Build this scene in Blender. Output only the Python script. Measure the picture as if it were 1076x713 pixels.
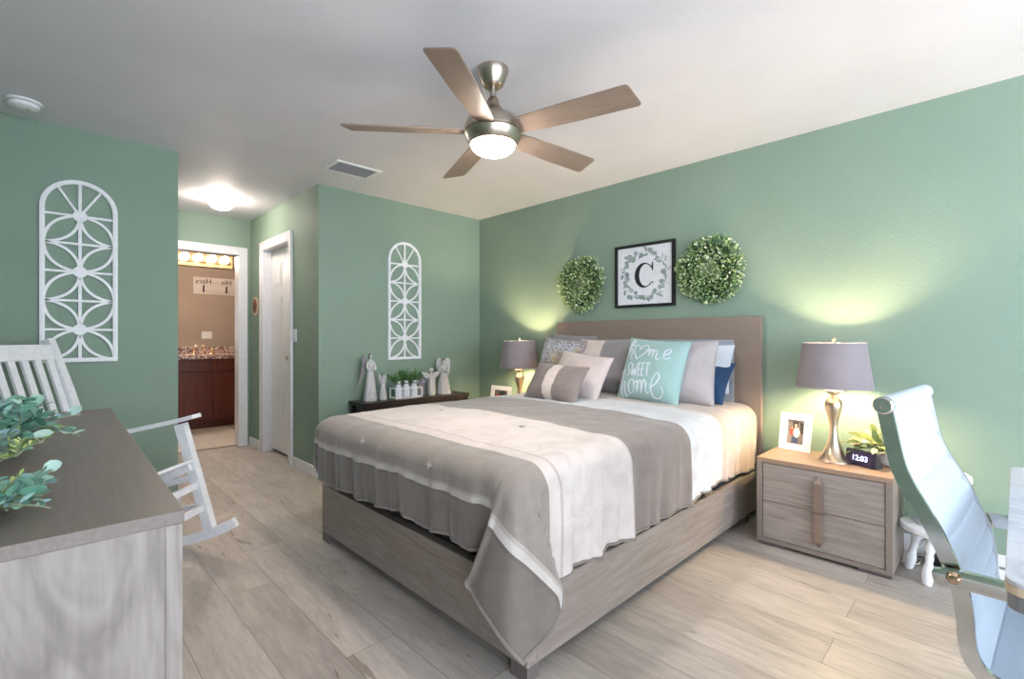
import bpy, bmesh, math, random
from mathutils import Vector, Matrix, noise
random.seed(7)
PI = math.pi
C = bpy.context.scene.collection
for o in list(bpy.data.objects): bpy.data.objects.remove(o)

# ------------------------------------------------------------------ camera, world, exposure
F, YAW, CY, EYE = 505.47, 0.7779, 354.72, 1.165
cam = bpy.data.cameras.new('camera'); cam.sensor_width = 36; cam.lens = F/1076*36
cam.shift_y = -(356.5-CY)/1076; cam.clip_start = 0.02
co = bpy.data.objects.new('camera', cam); C.objects.link(co)
co.location = (0, 0, EYE); co.rotation_euler = (PI/2, 0, -YAW)
bpy.context.scene.camera = co
W = bpy.data.worlds.new('world'); bpy.context.scene.world = W; W.use_nodes = True
bgn = W.node_tree.nodes['Background']; bgn.inputs[0].default_value = (0.80, 0.88, 1.0, 1); bgn.inputs[1].default_value = 7.8
vs = bpy.context.scene.view_settings
vs.view_transform = 'Standard'; vs.look = 'None'; vs.gamma = 1; vs.use_curve_mapping = False; vs.exposure = 0.60
WINX = [(-0.35, 1.40), (1.62, 3.25)]; WZ0, WZ1, WY = 0.12, 2.30, -3.60
WINL = (-3.1, -0.9)      # unseen window added to the far left wall to light the right wall evenly
for a, b in WINX:      # portals that guide the daylight through the two window openings
    l = bpy.data.lights.new('daylight_portal', 'AREA'); l.shape = 'RECTANGLE'; l.size = b-a; l.size_y = WZ1-WZ0
    l.cycles.is_portal = True
    o = bpy.data.objects.new('daylight_portal', l); C.objects.link(o); o.location = ((a+b)/2, WY-0.13, (WZ0+WZ1)/2)
    o.rotation_euler = (PI/2, 0, 0)
l = bpy.data.lights.new('daylight_portal', 'AREA'); l.shape = 'RECTANGLE'; l.size = WINL[1]-WINL[0]; l.size_y = WZ1-WZ0; l.cycles.is_portal = True
o = bpy.data.objects.new('daylight_portal', l); C.objects.link(o); o.location = (-.75, (WINL[0]+WINL[1])/2, (WZ0+WZ1)/2); o.rotation_euler = (PI/2, 0, -PI/2)
# ------------------------------------------------------------------ materials
def S(r, g, b):
    f = lambda c: (c/255/12.92) if c/255 <= .04045 else ((c/255+.055)/1.055)**2.4
    return (f(r), f(g), f(b), 1)
class NT:
    def __init__(s, name, rough=.6, metal=0, spec=.5):
        s.m = bpy.data.materials.new(name); s.m.use_nodes = True; s.t = s.m.node_tree
        s.b = s.t.nodes['Principled BSDF']; s.b.inputs['Roughness'].default_value = rough
        s.b.inputs['Metallic'].default_value = metal; s.b.inputs['Specular IOR Level'].default_value = spec
    def n(s, ty, **k):
        nd = s.t.nodes.new(ty)
        for a, v in k.items():
            if a.startswith('i_'): nd.inputs[a[2:].replace('_', ' ')].default_value = v
            else: setattr(nd, a, v)
        return nd
    def l(s, a, b): s.t.links.new(a, b)
    def coord(s, scale=(1, 1, 1), kind='Object', rot=(0, 0, 0)):
        tc = s.n('ShaderNodeTexCoord'); mp = s.n('ShaderNodeMapping'); mp.inputs['Scale'].default_value = scale
        mp.inputs['Rotation'].default_value = rot
        s.l(tc.outputs[kind], mp.inputs[0]); return mp.outputs[0]
    def noise(s, vec, scale=5, detail=4, rough=.5, dist=0):
        nd = s.n('ShaderNodeTexNoise'); nd.inputs['Scale'].default_value = scale; nd.inputs['Detail'].default_value = detail
        nd.inputs['Roughness'].default_value = rough; nd.inputs['Distortion'].default_value = dist
        s.l(vec, nd.inputs['Vector']); return nd.outputs['Fac']
    def ramp(s, fac, stops, interp='LINEAR'):
        r = s.n('ShaderNodeValToRGB'); cr = r.color_ramp; cr.interpolation = interp
        while len(cr.elements) < len(stops): cr.elements.new(.5)
        for e, (p, c) in zip(cr.elements, stops): e.position = p; e.color = c
        s.l(fac, r.inputs[0]); return r.outputs[0]
    def mix(s, a, b, fac, mode='MIX'):
        m = s.n('ShaderNodeMix', data_type='RGBA', blend_type=mode)
        for v, i in ((fac, 0), (a, 6), (b, 7)):
            if hasattr(v, 'links') : s.l(v, m.inputs[i])
            else: m.inputs[i].default_value = v
        return m.outputs[2]
    def col(s, c):
        if hasattr(c, 'links'): s.l(c, s.b.inputs['Base Color'])
        else: s.b.inputs['Base Color'].default_value = c
    def bump(s, h, strength=.3, dist=.002):
        b = s.n('ShaderNodeBump'); b.inputs['Strength'].default_value = strength; b.inputs['Distance'].default_value = dist
        s.l(h, b.inputs['Height']); s.l(b.outputs[0], s.b.inputs['Normal'])
def plain(name, c, rough=.5, metal=0, spec=.5, var=.0):
    k = NT(name, rough, metal, spec); v = k.coord()
    nz = k.noise(v, 40, 3)
    dk = tuple(x*(.9-var) for x in c[:3])+(1,)
    k.col(k.ramp(nz, [(.3, dk), (.7, c)])); return k.m
def paint(name, c, bs=.35, scale=70):
    k = NT(name, .62, 0, .35); v = k.coord(); n1 = k.noise(v, scale, 5, .6, .6); n2 = k.noise(v, 2.2, 2)
    dk = tuple(x*.94 for x in c[:3])+(1,)
    k.col(k.ramp(n2, [(.3, dk), (.7, c)])); k.bump(n1, bs, .004); return k.m
def wood(name, a, b, axis='X', rough=.5, fine=60, knots=True, spec=.4, coarse=1.0, sw=.26, st=.11):
    s_t = st
    # grain runs along `axis`
    k = NT(name, rough, 0, spec)
    st = {'X': (.06, 1, 1), 'Y': (1, .06, 1), 'Z': (1, 1, .06)}[axis]
    v = k.coord(st); st2 = tuple(max(.2, x) for x in st)
    v2 = k.coord({'X': (s_t, 1, 1), 'Y': (1, s_t, 1), 'Z': (1, 1, s_t)}[axis])
    n1 = k.noise(v, fine, 6, .65, .3); n2 = k.noise(v2, 5*coarse, 4, .55, 1.6)
    wv = k.n('ShaderNodeMath', operation='PINGPONG'); k.l(n2, wv.inputs[0]); wv.inputs[1].default_value = .055
    m2 = k.n('ShaderNodeMath', operation='MULTIPLY'); k.l(wv.outputs[0], m2.inputs[0]); m2.inputs[1].default_value = 12
    mid = tuple((x+y)/2 for x, y in zip(a, b))
    c1 = k.ramp(n1, [(.28, a), (.72, b)]); c2 = k.ramp(m2.outputs[0], [(0, a), (.6, b)])
    cc = k.mix(c1, c2, sw)
    n3 = k.noise(v2, 2.2*coarse, 3, .5, .5)
    k.col(k.mix(cc, tuple(x*.80 for x in mid[:3])+(1,), k.ramp(n3, [(.5, (0, 0, 0, 1)), (.75, (.55, .55, .55, 1))]))) 
    k.bump(n1, .12, .001); return k.m
def fabric(name, c, dark=.78, scale=500, rough=.85, sheen=.3, blotch=6):
    k = NT(name, rough, 0, .25); v = k.coord(); n = k.noise(v, scale, 2); n2 = k.noise(v, blotch, 5, .6, .4)
    k.col(k.ramp(n2, [(.25, tuple(x*dark for x in c[:3])+(1,)), (.75, c)]))
    k.b.inputs['Sheen Weight'].default_value = sheen; k.bump(n, .2, .0006); return k.m
def leafmat(name, stops, rough=.5):
    k = NT(name, rough, 0, .4); uv = k.n('ShaderNodeUVMap'); sp = k.n('ShaderNodeSeparateXYZ'); k.l(uv.outputs[0], sp.inputs[0])
    k.col(k.ramp(sp.outputs[0], stops)); return k.m
def emit(name, c, st):
    k = NT(name); k.col(c); k.b.inputs['Emission Color'].default_value = c; k.b.inputs['Emission Strength'].default_value = st; return k.m

GREEN = paint('sage_green_wall_paint', S(136, 158, 142), .75)
TAN = paint('tan_bathroom_paint', S(176, 160, 146))
CEIL = paint('ceiling_paint', S(232, 230, 236), .5, 45)
TRIM = plain('white_trim_paint', S(236, 236, 240), .35)
WHITE = plain('white_paint', S(242, 243, 246), .4)
NICKEL = plain('brushed_nickel', S(196, 184, 170), .28, 1)
CHROME = plain('polished_chrome', S(225, 222, 218), .1, 1)
BLACK = plain('black_plastic', S(24, 24, 27), .35)
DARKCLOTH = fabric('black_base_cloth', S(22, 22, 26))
BEDWOOD = wood('grey_oak_laminate', S(118, 107, 100), S(160, 149, 141), 'Y', .42, 50)
BEDWOODX = wood('grey_oak_laminate_rail', S(118, 107, 100), S(160, 149, 141), 'X', .42, 50)
TAUPE = wood('taupe_linen_laminate', S(128, 114, 104), S(146, 132, 121), 'Y', .5, 150, coarse=3)
BLUEWOOD = wood('pale_blue_grey_planks', S(134, 142, 152), S(176, 182, 190), 'Y', .5, 60)
DRAWERW = wood('pale_grey_drawer_wood', S(128, 118, 112), S(174, 164, 157), 'Y', .45, 60)
TOPW = wood('warm_taupe_top', S(150, 126, 108), S(166, 140, 120), 'Y', .4, 120, coarse=3)
DRESSTOP = wood('grey_brown_dresser_top', S(106, 97, 91), S(126, 115, 108), 'Y', .42, 110, coarse=2)
DRESSEND = wood('pale_grey_end_oak', S(106, 97, 91), S(154, 145, 139), 'Z', .5, 45, coarse=.8, sw=.45, st=.2)
LAMPMETAL = plain('champagne_metal', S(205, 188, 165), .3, 1)
SHADE = fabric('grey_linen_shade', S(146, 138, 142), .85, 260, .9, .1)
CREAM = S(214, 206, 202)
# floor
k = NT('pale_oak_vinyl_planks', .42, 0, .4)
v = k.coord(rot=(0, 0, PI/2))
br = k.n('ShaderNodeTexBrick'); br.offset = .37; br.inputs['Scale'].default_value = 1; br.inputs['Brick Width'].default_value = 1.22
br.inputs['Row Height'].default_value = .2; br.inputs['Mortar Size'].default_value = .0012; br.inputs['Bias'].default_value = 0
br.inputs['Color1'].default_value = (0, 0, 0, 1); br.inputs['Color2'].default_value = (1, 1, 1, 1); br.inputs['Mortar'].default_value = (.5, .5, .5, 1)
k.l(v, br.inputs['Vector'])
tc = k.n('ShaderNodeTexCoord'); ad = k.n('ShaderNodeVectorMath', operation='MULTIPLY_ADD')
k.l(br.outputs['Color'], ad.inputs[0]); ad.inputs[1].default_value = (3.1, 5.7, 0); k.l(tc.outputs['Object'], ad.inputs[2])
mp = k.n('ShaderNodeMapping'); mp.inputs['Scale'].default_value = (1, .14, 1); k.l(ad.outputs[0], mp.inputs[0])
mp2 = k.n('ShaderNodeMapping'); mp2.inputs['Scale'].default_value = (1, .3, 1); k.l(ad.outputs[0], mp2.inputs[0])
n1 = k.noise(mp.outputs[0], 45, 7, .7, .5); n2 = k.noise(mp2.outputs[0], 4.5, 4, .6, 1.2); n3 = k.noise(mp.outputs[0], 9, 3, .5, 2.5)
base = k.ramp(br.outputs['Color'], [(0, S(178, 169, 161)), (1, S(200, 192, 184))])
g = k.ramp(n1, [(.28, (.68, .66, .64, 1)), (.6, (1, 1, 1, 1))])
g2 = k.ramp(n2, [(.3, (.72, .70, .69, 1)), (.64, (1.02, 1.02, 1.02, 1))])
crk = k.ramp(n3, [(.29, (.42, .39, .36, 1)), (.325, (1, 1, 1, 1))])
x = k.mix(base, g, .8, 'MULTIPLY'); x = k.mix(x, g2, .8, 'MULTIPLY'); x = k.mix(x, crk, .7, 'MULTIPLY')
x = k.mix(x, S(120, 108, 98), br.outputs['Fac']); k.col(x); k.bump(n1, .12, .001)
FLOOR = k.m
# bathroom tile
k = NT('pale_beige_tile', .35); v = k.coord(); br = k.n('ShaderNodeTexBrick'); br.offset = 0; br.inputs['Scale'].default_value = 1
br.inputs['Brick Width'].default_value = .45; br.inputs['Row Height'].default_value = .45; br.inputs['Mortar Size'].default_value = .004
br.inputs['Color1'].default_value = S(214, 205, 194); br.inputs['Color2'].default_value = S(206, 197, 186); br.inputs['Mortar'].default_value = S(176, 165, 152)
k.l(v, br.inputs['Vector']); k.col(br.outputs[0]); TILE = k.m
# granite
k = NT('speckled_granite', .2); v = k.coord(); vo = k.n('ShaderNodeTexVoronoi'); vo.inputs['Scale'].default_value = 60; k.l(v, vo.inputs['Vector'])
sp = k.n('ShaderNodeSeparateColor'); k.l(vo.outputs['Color'], sp.inputs[0])
k.col(k.ramp(sp.outputs[0], [(0, S(104, 74, 66)), (.25, S(160, 122, 108)), (.45, S(206, 186, 172)), (.7, S(226, 210, 198)), (.9, S(130, 118, 116))], 'CONSTANT')); GRANITE = k.m
CHERRY = wood('dark_cherry_wood', S(70, 30, 22), S(104, 50, 34), 'Z', .35, 40)

# ------------------------------------------------------------------ mesh helpers
class MB:
    def __init__(s): s.bm = bmesh.new(); s.uv = s.bm.loops.layers.uv.new('UVMap'); s.fm = 0
    def face(s, vs, uv=None):
        try: f = s.bm.faces.new(vs)
        except ValueError: return None
        f.material_index = s.fm
        if uv is not None:
            for l in f.loops: l[s.uv].uv = uv
        return f
    def box(s, x0, x1, y0, y1, z0, z1, bev=0, M=None, seg=2):
        b = bmesh.new(); bmesh.ops.create_cube(b, size=1)
        for v in b.verts: v.co = Vector(((x0+x1)/2+v.co.x*(x1-x0), (y0+y1)/2+v.co.y*(y1-y0), (z0+z1)/2+v.co.z*(z1-z0)))
        if bev: bmesh.ops.bevel(b, geom=b.edges[:], offset=bev, segments=seg, affect='EDGES', profile=.5)
        return s.join(b, M)
    def join(s, b, M=None):
        mp = {}
        for v in b.verts: mp[v] = s.bm.verts.new(M @ v.co if M else v.co)
        for f in b.faces: s.face([mp[v] for v in f.verts])
        b.free(); return s
    def lathe(s, prof, n=32, c=(0, 0, 0), M=None, cap=True):
        rings = []; c = Vector(c)
        for r, z in prof:
            ring = []
            for i in range(n):
                p = c+Vector((r*math.cos(2*PI*i/n), r*math.sin(2*PI*i/n), z)); ring.append(s.bm.verts.new(M @ p if M else p))
            rings.append(ring)
        for a, b in zip(rings, rings[1:]):
            for i in range(n): s.face([a[i], a[(i+1) % n], b[(i+1) % n], b[i]])
        if cap: s.face(rings[0][::-1]); s.face(rings[-1])
        return s
    def tube(s, pts, r, n=10, M=None, closed=False, sx=1, sy=1, up=None, cap=True, uv=None):
        pts = [Vector(p) for p in pts]; N = len(pts); rings = []
        rr = r if isinstance(r, (list, tuple)) else [r]*N
        U = Vector(up) if up else None; prev = None
        for i, p in enumerate(pts):
            a = pts[i-1] if (i or closed) else p; b = pts[(i+1) % N] if (i < N-1 or closed) else p
            t = (b-a).normalized()
            if U: u = (U-t*U.dot(t)).normalized()
            elif prev is None: 
                u = Vector((0, 0, 1)) if abs(t.z) < .9 else Vector((1, 0, 0)); u = (u-t*u.dot(t)).normalized()
            else: u = (prev-t*prev.dot(t)).normalized()
            prev = u; w = t.cross(u)
            ring = []
            for j in range(n):
                an = 2*PI*(j+.5)/n; q = p+u*math.cos(an)*rr[i]*sx+w*math.sin(an)*rr[i]*sy
                ring.append(s.bm.verts.new(M @ q if M else q))
            rings.append(ring)
        prs = list(zip(rings, rings[1:]))+([(rings[-1], rings[0])] if closed else [])
        for a, b in prs:
            for j in range(n): s.face([a[j], a[(j+1) % n], b[(j+1) % n], b[j]], uv)
        if cap and not closed: s.face(rings[0][::-1], uv); s.face(rings[-1], uv)
        return s
    def bar(s, pts, w, t, up, M=None, closed=False):     # rectangular section swept along pts: w across (perp to up), t along up
        pts = [Vector(p) for p in pts]; N = len(pts); rings = []; U = Vector(up)
        for i, p in enumerate(pts):
            a = pts[i-1] if (i or closed) else p; b = pts[(i+1) % N] if (i < N-1 or closed) else p
            T = (b-a).normalized(); u = (U-T*U.dot(T)).normalized(); q = T.cross(u)
            cs = [p+q*w/2+u*t/2, p-q*w/2+u*t/2, p-q*w/2-u*t/2, p+q*w/2-u*t/2]
            rings.append([s.bm.verts.new(M @ c if M else c) for c in cs])
        prs = list(zip(rings, rings[1:]))+([(rings[-1], rings[0])] if closed else [])
        for a, b in prs:
            for j in range(4): s.face([a[j], a[(j+1) % 4], b[(j+1) % 4], b[j]])
        if not closed: s.face(rings[0][::-1]); s.face(rings[-1])
        return s
    def prism(s, poly, z0, z1, M=None, bev=0):           # polygon in local xy extruded in z
        b = bmesh.new(); lo = [b.verts.new((x, y, z0)) for x, y in poly]; hi = [b.verts.new((x, y, z1)) for x, y in poly]; n = len(poly)
        b.faces.new(lo[::-1]); b.faces.new(hi)
        for i in range(n): b.faces.new([lo[i], lo[(i+1) % n], hi[(i+1) % n], hi[i]])
        if bev: bmesh.ops.bevel(b, geom=b.edges[:], offset=bev, segments=2, affect='EDGES')
        return s.join(b, M)
    def sphere(s, c, r, n=16, m=10, sc=(1, 1, 1), M=None):
        c = Vector(c); rings = []
        for i in range(m+1):
            th = PI*i/m; k_ = max(math.sin(th), 1e-3); ring = []
            for j in range(n):
                p = c+Vector((r*sc[0]*k_*math.cos(2*PI*j/n), r*sc[1]*k_*math.sin(2*PI*j/n), -r*sc[2]*math.cos(th)))
                ring.append(s.bm.verts.new(M @ p if M else p))
            rings.append(ring)
        for a, b in zip(rings, rings[1:]):
            for j in range(n): s.face([a[j], a[(j+1) % n], b[(j+1) % n], b[j]])
        s.face(rings[0][::-1]); s.face(rings[-1]); return s
    def leaf(s, p, d, nrm, L, Wd, cup=.15, bend=.2, uv=0.5, rnd=0):
        p = Vector(p); d = Vector(d).normalized(); nrm = Vector(nrm); nrm = (nrm-d*nrm.dot(d))
        if nrm.length < 1e-4: nrm = d.orthogonal()
        nrm.normalize(); w = d.cross(nrm)
        prof = [(0, .08), (.22, .72), (.5, 1), (.78, .72), (1, .06)] if not rnd else [(0, .12), (.18, .85), (.5, 1.05), (.82, .85), (1, .2)]
        c, l, r = [], [], []
        for t, k_ in prof:
            q = p+d*(L*t)-nrm*(bend*L*t*t)
            c.append(s.bm.verts.new(q)); e = Wd/2*k_
            l.append(s.bm.verts.new(q+w*e+nrm*cup*e)); r.append(s.bm.verts.new(q-w*e+nrm*cup*e))
        for i in range(4):
            s.face([c[i], c[i+1], l[i+1], l[i]], (uv, t)); s.face([r[i], r[i+1], c[i+1], c[i]], (uv, t))
    def build(s, name, mat, parent=None, smooth=None, loc=None, mods=None):
        bmesh.ops.remove_doubles(s.bm, verts=s.bm.verts, dist=1e-6) if False else None
        bmesh.ops.recalc_face_normals(s.bm, faces=s.bm.faces) if smooth != 'leaf' else None
        me = bpy.data.meshes.new(name)
        if smooth and smooth != 'leaf':
            ang = math.radians(40 if smooth is True else smooth)
            for f in s.bm.faces: f.smooth = True
            for e in s.bm.edges:
                if len(e.link_faces) == 2 and e.calc_face_angle(0) > ang: e.smooth = False
        s.bm.to_mesh(me); s.bm.free()
        for m in (mat if isinstance(mat, (list, tuple)) else [mat]): me.materials.append(m)
        if smooth == 'leaf':
            for f in me.polygons: f.use_smooth = True
        o = bpy.data.objects.new(name, me); C.objects.link(o)
        if parent: o.parent = parent
        if loc: o.location = loc
        return o
def thing(name, label, cat, loc=(0, 0, 0), rz=0, group=None, M=None):
    o = bpy.data.objects.new(name, None); C.objects.link(o); o.empty_display_size = .05
    if M is not None: o.location = M.to_translation(); o.rotation_euler = M.to_euler()
    else: o.location = loc; o.rotation_euler = (0, 0, rz)
    o['label'] = label; o['category'] = cat
    if group: o['group'] = group
    return o
def tag(o, label, cat, group=None):
    o['label'] = label; o['category'] = cat
    if group: o['group'] = group
    return o
def struct(mb, name, mat, label=None, **k):
    o = mb.build(name, mat, **k); o['kind'] = 'structure'
    if label: o['label'] = label
    return o
def dup(root, loc, rz=None, label=None):
    r = root.copy(); C.objects.link(r); r.location = loc
    if rz is not None: r.rotation_euler = (0, 0, rz)
    if label: r['label'] = label
    for ch in list(root.children):
        c = ch.copy(); C.objects.link(c); c.parent = r
        for g in ch.children: d = g.copy(); C.objects.link(d); d.parent = c
    return r
def spline(pts, n=6, closed=False):
    P = [Vector(p) for p in pts]; out = []; N = len(P)
    rng = range(N if closed else N-1)
    for i in rng:
        p0 = P[i-1] if (i or closed) else P[0]; p1 = P[i]; p2 = P[(i+1) % N]; p3 = P[(i+2) % N] if (i+2 < N or closed) else P[-1]
        for j in range(n):
            t = j/n
            out.append(.5*((2*p1)+(p2-p0)*t+(2*p0-5*p1+4*p2-p3)*t*t+(3*p1-p0-3*p2+p3)*t*t*t))
    if not closed: out.append(P[-1])
    return out
def RM(loc=(0, 0, 0), rx=0, ry=0, rz=0):
    return Matrix.Translation(loc) @ Matrix.Rotation(rz, 4, 'Z') @ Matrix.Rotation(ry, 4, 'Y') @ Matrix.Rotation(rx, 4, 'X')
def textmesh(body, size, depth, font_align='CENTER'):
    cu = bpy.data.curves.new('t', 'FONT'); cu.body = body; cu.size = size; cu.extrude = depth; cu.align_x = font_align; cu.align_y = 'CENTER'
    ob = bpy.data.objects.new('t', cu); C.objects.link(ob); dg = bpy.context.evaluated_depsgraph_get()
    me = bpy.data.meshes.new_from_object(ob.evaluated_get(dg)); bpy.data.objects.remove(ob); return me

# ------------------------------------------------------------------ the room
XW, YB, YE, XH, XL, H = 3.406, 3.959, 5.753, 1.6535, .6841, 2.44
LX = -.62                                            # left outer wall
b = MB(); b.box(LX-.15, XW+.15, WY-.15, YE+.06, -.1, 0); struct(b, 'floor', FLOOR)
b = MB(); b.box(.2, 3.15, YE+.06, 7.8, -.1, .003); struct(b, 'floor_bathroom', TILE, 'pale beige tile floor of the bathroom')
b = MB(); b.box(LX-.15, XW+.15, WY-.15, 7.8, H, H+.1); struct(b, 'ceiling', CEIL)
b = MB(); b.box(XW, XW+.12, WY-.12, YE, 0, H); struct(b, 'wall_right', GREEN)
b = MB(); b.box(XH, XW, YB, YB+.1, 0, H); struct(b, 'wall_back', GREEN)
b = MB(); b.box(LX, XL, YB, YB+.1, 0, H); struct(b, 'wall_left', GREEN)
b = MB(); b.box(LX-.12, LX, WY-.12, WINL[0], 0, H); b.box(LX-.12, LX, WINL[1], YB+.1, 0, H); b.box(LX-.12, LX, WINL[0], WINL[1], 0, WZ0); b.box(LX-.12, LX, WINL[0], WINL[1], WZ1, H); struct(b, 'wall_far_left', GREEN)
b = MB(); b.box(XL-.1, XL, YB+.1, YE, 0, H); struct(b, 'wall_hallway_left', GREEN)
D0, D1, DZ = 4.600, 5.300, 2.06
b = MB(); b.box(XH, XH+.1, YB+.1, D0-.02, 0, H); b.box(XH, XH+.1, D1+.02, YE, 0, H); b.box(XH, XH+.1, D0-.02, D1+.02, DZ+.02, H); struct(b, 'wall_hallway_right', GREEN)
E0, E1, EZ = .79, 1.535, 2.05
def endwall(y0, y1, x0, x1):
    b = MB(); b.box(x0, E0-.02, y0, y1, 0, H); b.box(E1+.02, x1, y0, y1, 0, H); b.box(E0-.02, E1+.02, y0, y1, EZ+.02, H); return b
struct(endwall(YE, YE+.1, XL-.1, XW), 'wall_hallway_end', GREEN)
struct(endwall(YE+.1, YE+.12, .2, 3.15), 'wall_bathroom_front', TAN)
b = MB(); b.box(.2, 3.15, 7.65, 7.75, 0, H); struct(b, 'wall_bathroom_back', TAN)
b = MB(); b.box(.1, .2, YE+.1, 7.75, 0, H); struct(b, 'wall_bathroom_left', TAN)
b = MB(); b.box(3.05, 3.15, YE+.12, 7.65, 0, H); struct(b, 'wall_bathroom_right', TAN)
# window wall behind the camera
b = MB(); b.box(LX, WINX[0][0], WY-.12, WY, 0, H); b.box(WINX[0][1], WINX[1][0], WY-.12, WY, 0, H); b.box(WINX[1][1], XW, WY-.12, WY, 0, H)
for a, c in WINX: b.box(a, c, WY-.12, WY, 0, WZ0); b.box(a, c, WY-.12, WY, WZ1, H)
struct(b, 'wall_front', GREEN)
k = NT('window_glass', 0.02); tr = k.n('ShaderNodeBsdfTransparent'); gl = k.n('ShaderNodeBsdfGlossy'); gl.inputs['Roughness'].default_value = .02
ms = k.n('ShaderNodeMixShader'); ms.inputs[0].default_value = .04; k.l(tr.outputs[0], ms.inputs[1]); k.l(gl.outputs[0], ms.inputs[2])
k.l(ms.outputs[0], k.t.nodes['Material Output'].inputs[0]); GLASS = k.m
for i, (a, c) in enumerate(WINX):
    b = MB(); w = .04
    b.box(a, a+w, WY-.1, WY-.03, WZ0, WZ1); b.box(c-w, c, WY-.1, WY-.03, WZ0, WZ1); b.box(a+w, c-w, WY-.1, WY-.03, WZ0, WZ0+w); b.box(a+w, c-w, WY-.1, WY-.03, WZ1-w, WZ1)
    b.box(a+w, c-w, WY-.09, WY-.04, (WZ0+WZ1)/2-.02, (WZ0+WZ1)/2+.02)
    wo = struct(b, 'window_%d' % (i+1), TRIM)
    g = MB(); g.box(a+w, c-w, WY-.068, WY-.062, WZ0+w, WZ1-w); g.build('glass', GLASS, wo)
    g = MB(); g.box(a-.04, c+.04, WY, WY+.06, WZ0-.03, WZ0, .005); struct(g, 'trim_%d' % (20+i), TRIM)
b = MB(); w = .04; a, c = WINL
b.box(LX-.1, LX-.03, a, a+w, WZ0, WZ1); b.box(LX-.1, LX-.03, c-w, c, WZ0, WZ1); b.box(LX-.1, LX-.03, a+w, c-w, WZ0, WZ0+w); b.box(LX-.1, LX-.03, a+w, c-w, WZ1-w, WZ1); b.box(LX-.09, LX-.04, (a+c)/2-.02, (a+c)/2+.02, WZ0+w, WZ1-w)
wo = struct(b, 'window_3', TRIM)  # added out of view so daylight also reaches the headboard wall
g = MB(); g.box(LX-.068, LX-.062, a+w, c-w, WZ0+w, WZ1-w); g.build('glass', GLASS, wo)
# baseboards
def bb(name, x0, x1, y0, y1):
    b = MB(); b.box(x0, x1, y0, y1, 0, .075, .002)
    if x1-x0 > y1-y0: b.box(x0, x1, y0+.003 if y0 < YB-.1 and False else y0, y1, .075, .09, .003)
    else: b.box(x0, x1, y0, y1, .075, .09, .003)
    struct(b, name, TRIM)
bb('baseboard_right', XW-.013, XW, WY+.01, YB-.013)
bb('baseboard_back', XH, XW-.013, YB-.013, YB)
bb('baseboard_left', LX, XL, YB-.013, YB)
bb('baseboard_far_left', LX, LX+.013, WY, YB-.013)
bb('baseboard_hallway', XH-.013, XH, YB-.013, D0-.085)
bb('baseboard_hallway_far', XH-.013, XH, D1+.085, YE)
bb('baseboard_hallway_left', XL, XL+.013, YB-.013, YE)
# door casings and jambs
def casing(b, p0, p1, zt, plane, sgn, axis, w=.085, t=.018):
    def bx(u0, u1, z0, z1, o0, o1):
        lo, hi = sorted((plane+sgn*o0, plane+sgn*o1))
        if axis == 'Y': b.box(u0, u1, lo, hi, z0, z1, .003)
        else: b.box(lo, hi, u0, u1, z0, z1, .003)
    bx(p0-w, p0, 0, zt+w, 0, t); bx(p1, p1+w, 0, zt+w, 0, t); bx(p0, p1, zt, zt+w, 0, t)
    bx(p0-w, p0-w+.02, 0, zt+w, t, t+.006); bx(p1+w-.02, p1+w, 0, zt+w, t, t+.006); bx(p0-w+.02, p1+w-.02, zt+w-.02, zt+w, t, t+.006)
b = MB(); casing(b, E0, E1, EZ, YE, -1, 'Y')
b.box(E0-.02, E0, YE, YE+.12, 0, EZ); b.box(E1, E1+.02, YE, YE+.12, 0, EZ); b.box(E0-.02, E1+.02, YE, YE+.12, EZ, EZ+.02)
struct(b, 'trim_1', TRIM, 'white casing round the bathroom doorway')
b = MB(); casing(b, E0, E1, EZ, YE+.12, 1, 'Y'); struct(b, 'trim_2', TRIM, 'white casing on the bathroom side of the doorway')
b = MB(); casing(b, D0, D1, DZ, XH, -1, 'X')
b.box(XH, XH+.12, D0-.02, D0, 0, DZ); b.box(XH, XH+.12, D1, D1+.02, 0, DZ); b.box(XH, XH+.12, D0-.02, D1+.02, DZ, DZ+.02)
struct(b, 'trim_3', TRIM, 'white casing round the six-panel hallway door')
b = MB(); b.box(E0, E1, YE+.04, YE+.08, 0, .006, .002); struct(b, 'trim_4', plain('threshold_metal', S(150, 138, 122), .4), 'threshold strip under the bathroom doorway')
# six-panel door
b = MB(); x0 = XH+.07; x1 = XH+.105; b.box(x0, x1, D0+.003, D1-.003, .03, DZ-.004)
def pan(y0, y1, z0, z1):
    b.box(x0-.006, x0, y0, y1, z0, z1, .004); b.box(x0-.011, x0-.006, y0+.03, y1-.03, z0+.03, z1-.03, .004)
ym = (D0+D1)/2
for ya, yb in ((D0+.09, ym-.045), (ym+.045, D1-.09)):
    pan(ya, yb, .2, .84); pan(ya, yb, .96, 1.58); pan(ya, yb, 1.68, 1.92)
door = struct(b, 'door_1', TRIM, 'white six-panel door in the hallway')
b = MB(); Mk = RM((x0-.006, D0+.07, .98), 0, -PI/2, 0); b.lathe([(.028, 0), (.028, .006), (.011, .01), (.011, .035), (.026, .042), (.029, .055), (.022, .068), (.005, .072)], 20, M=Mk)
b.build('door_knob', NICKEL, door, smooth=True)

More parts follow.
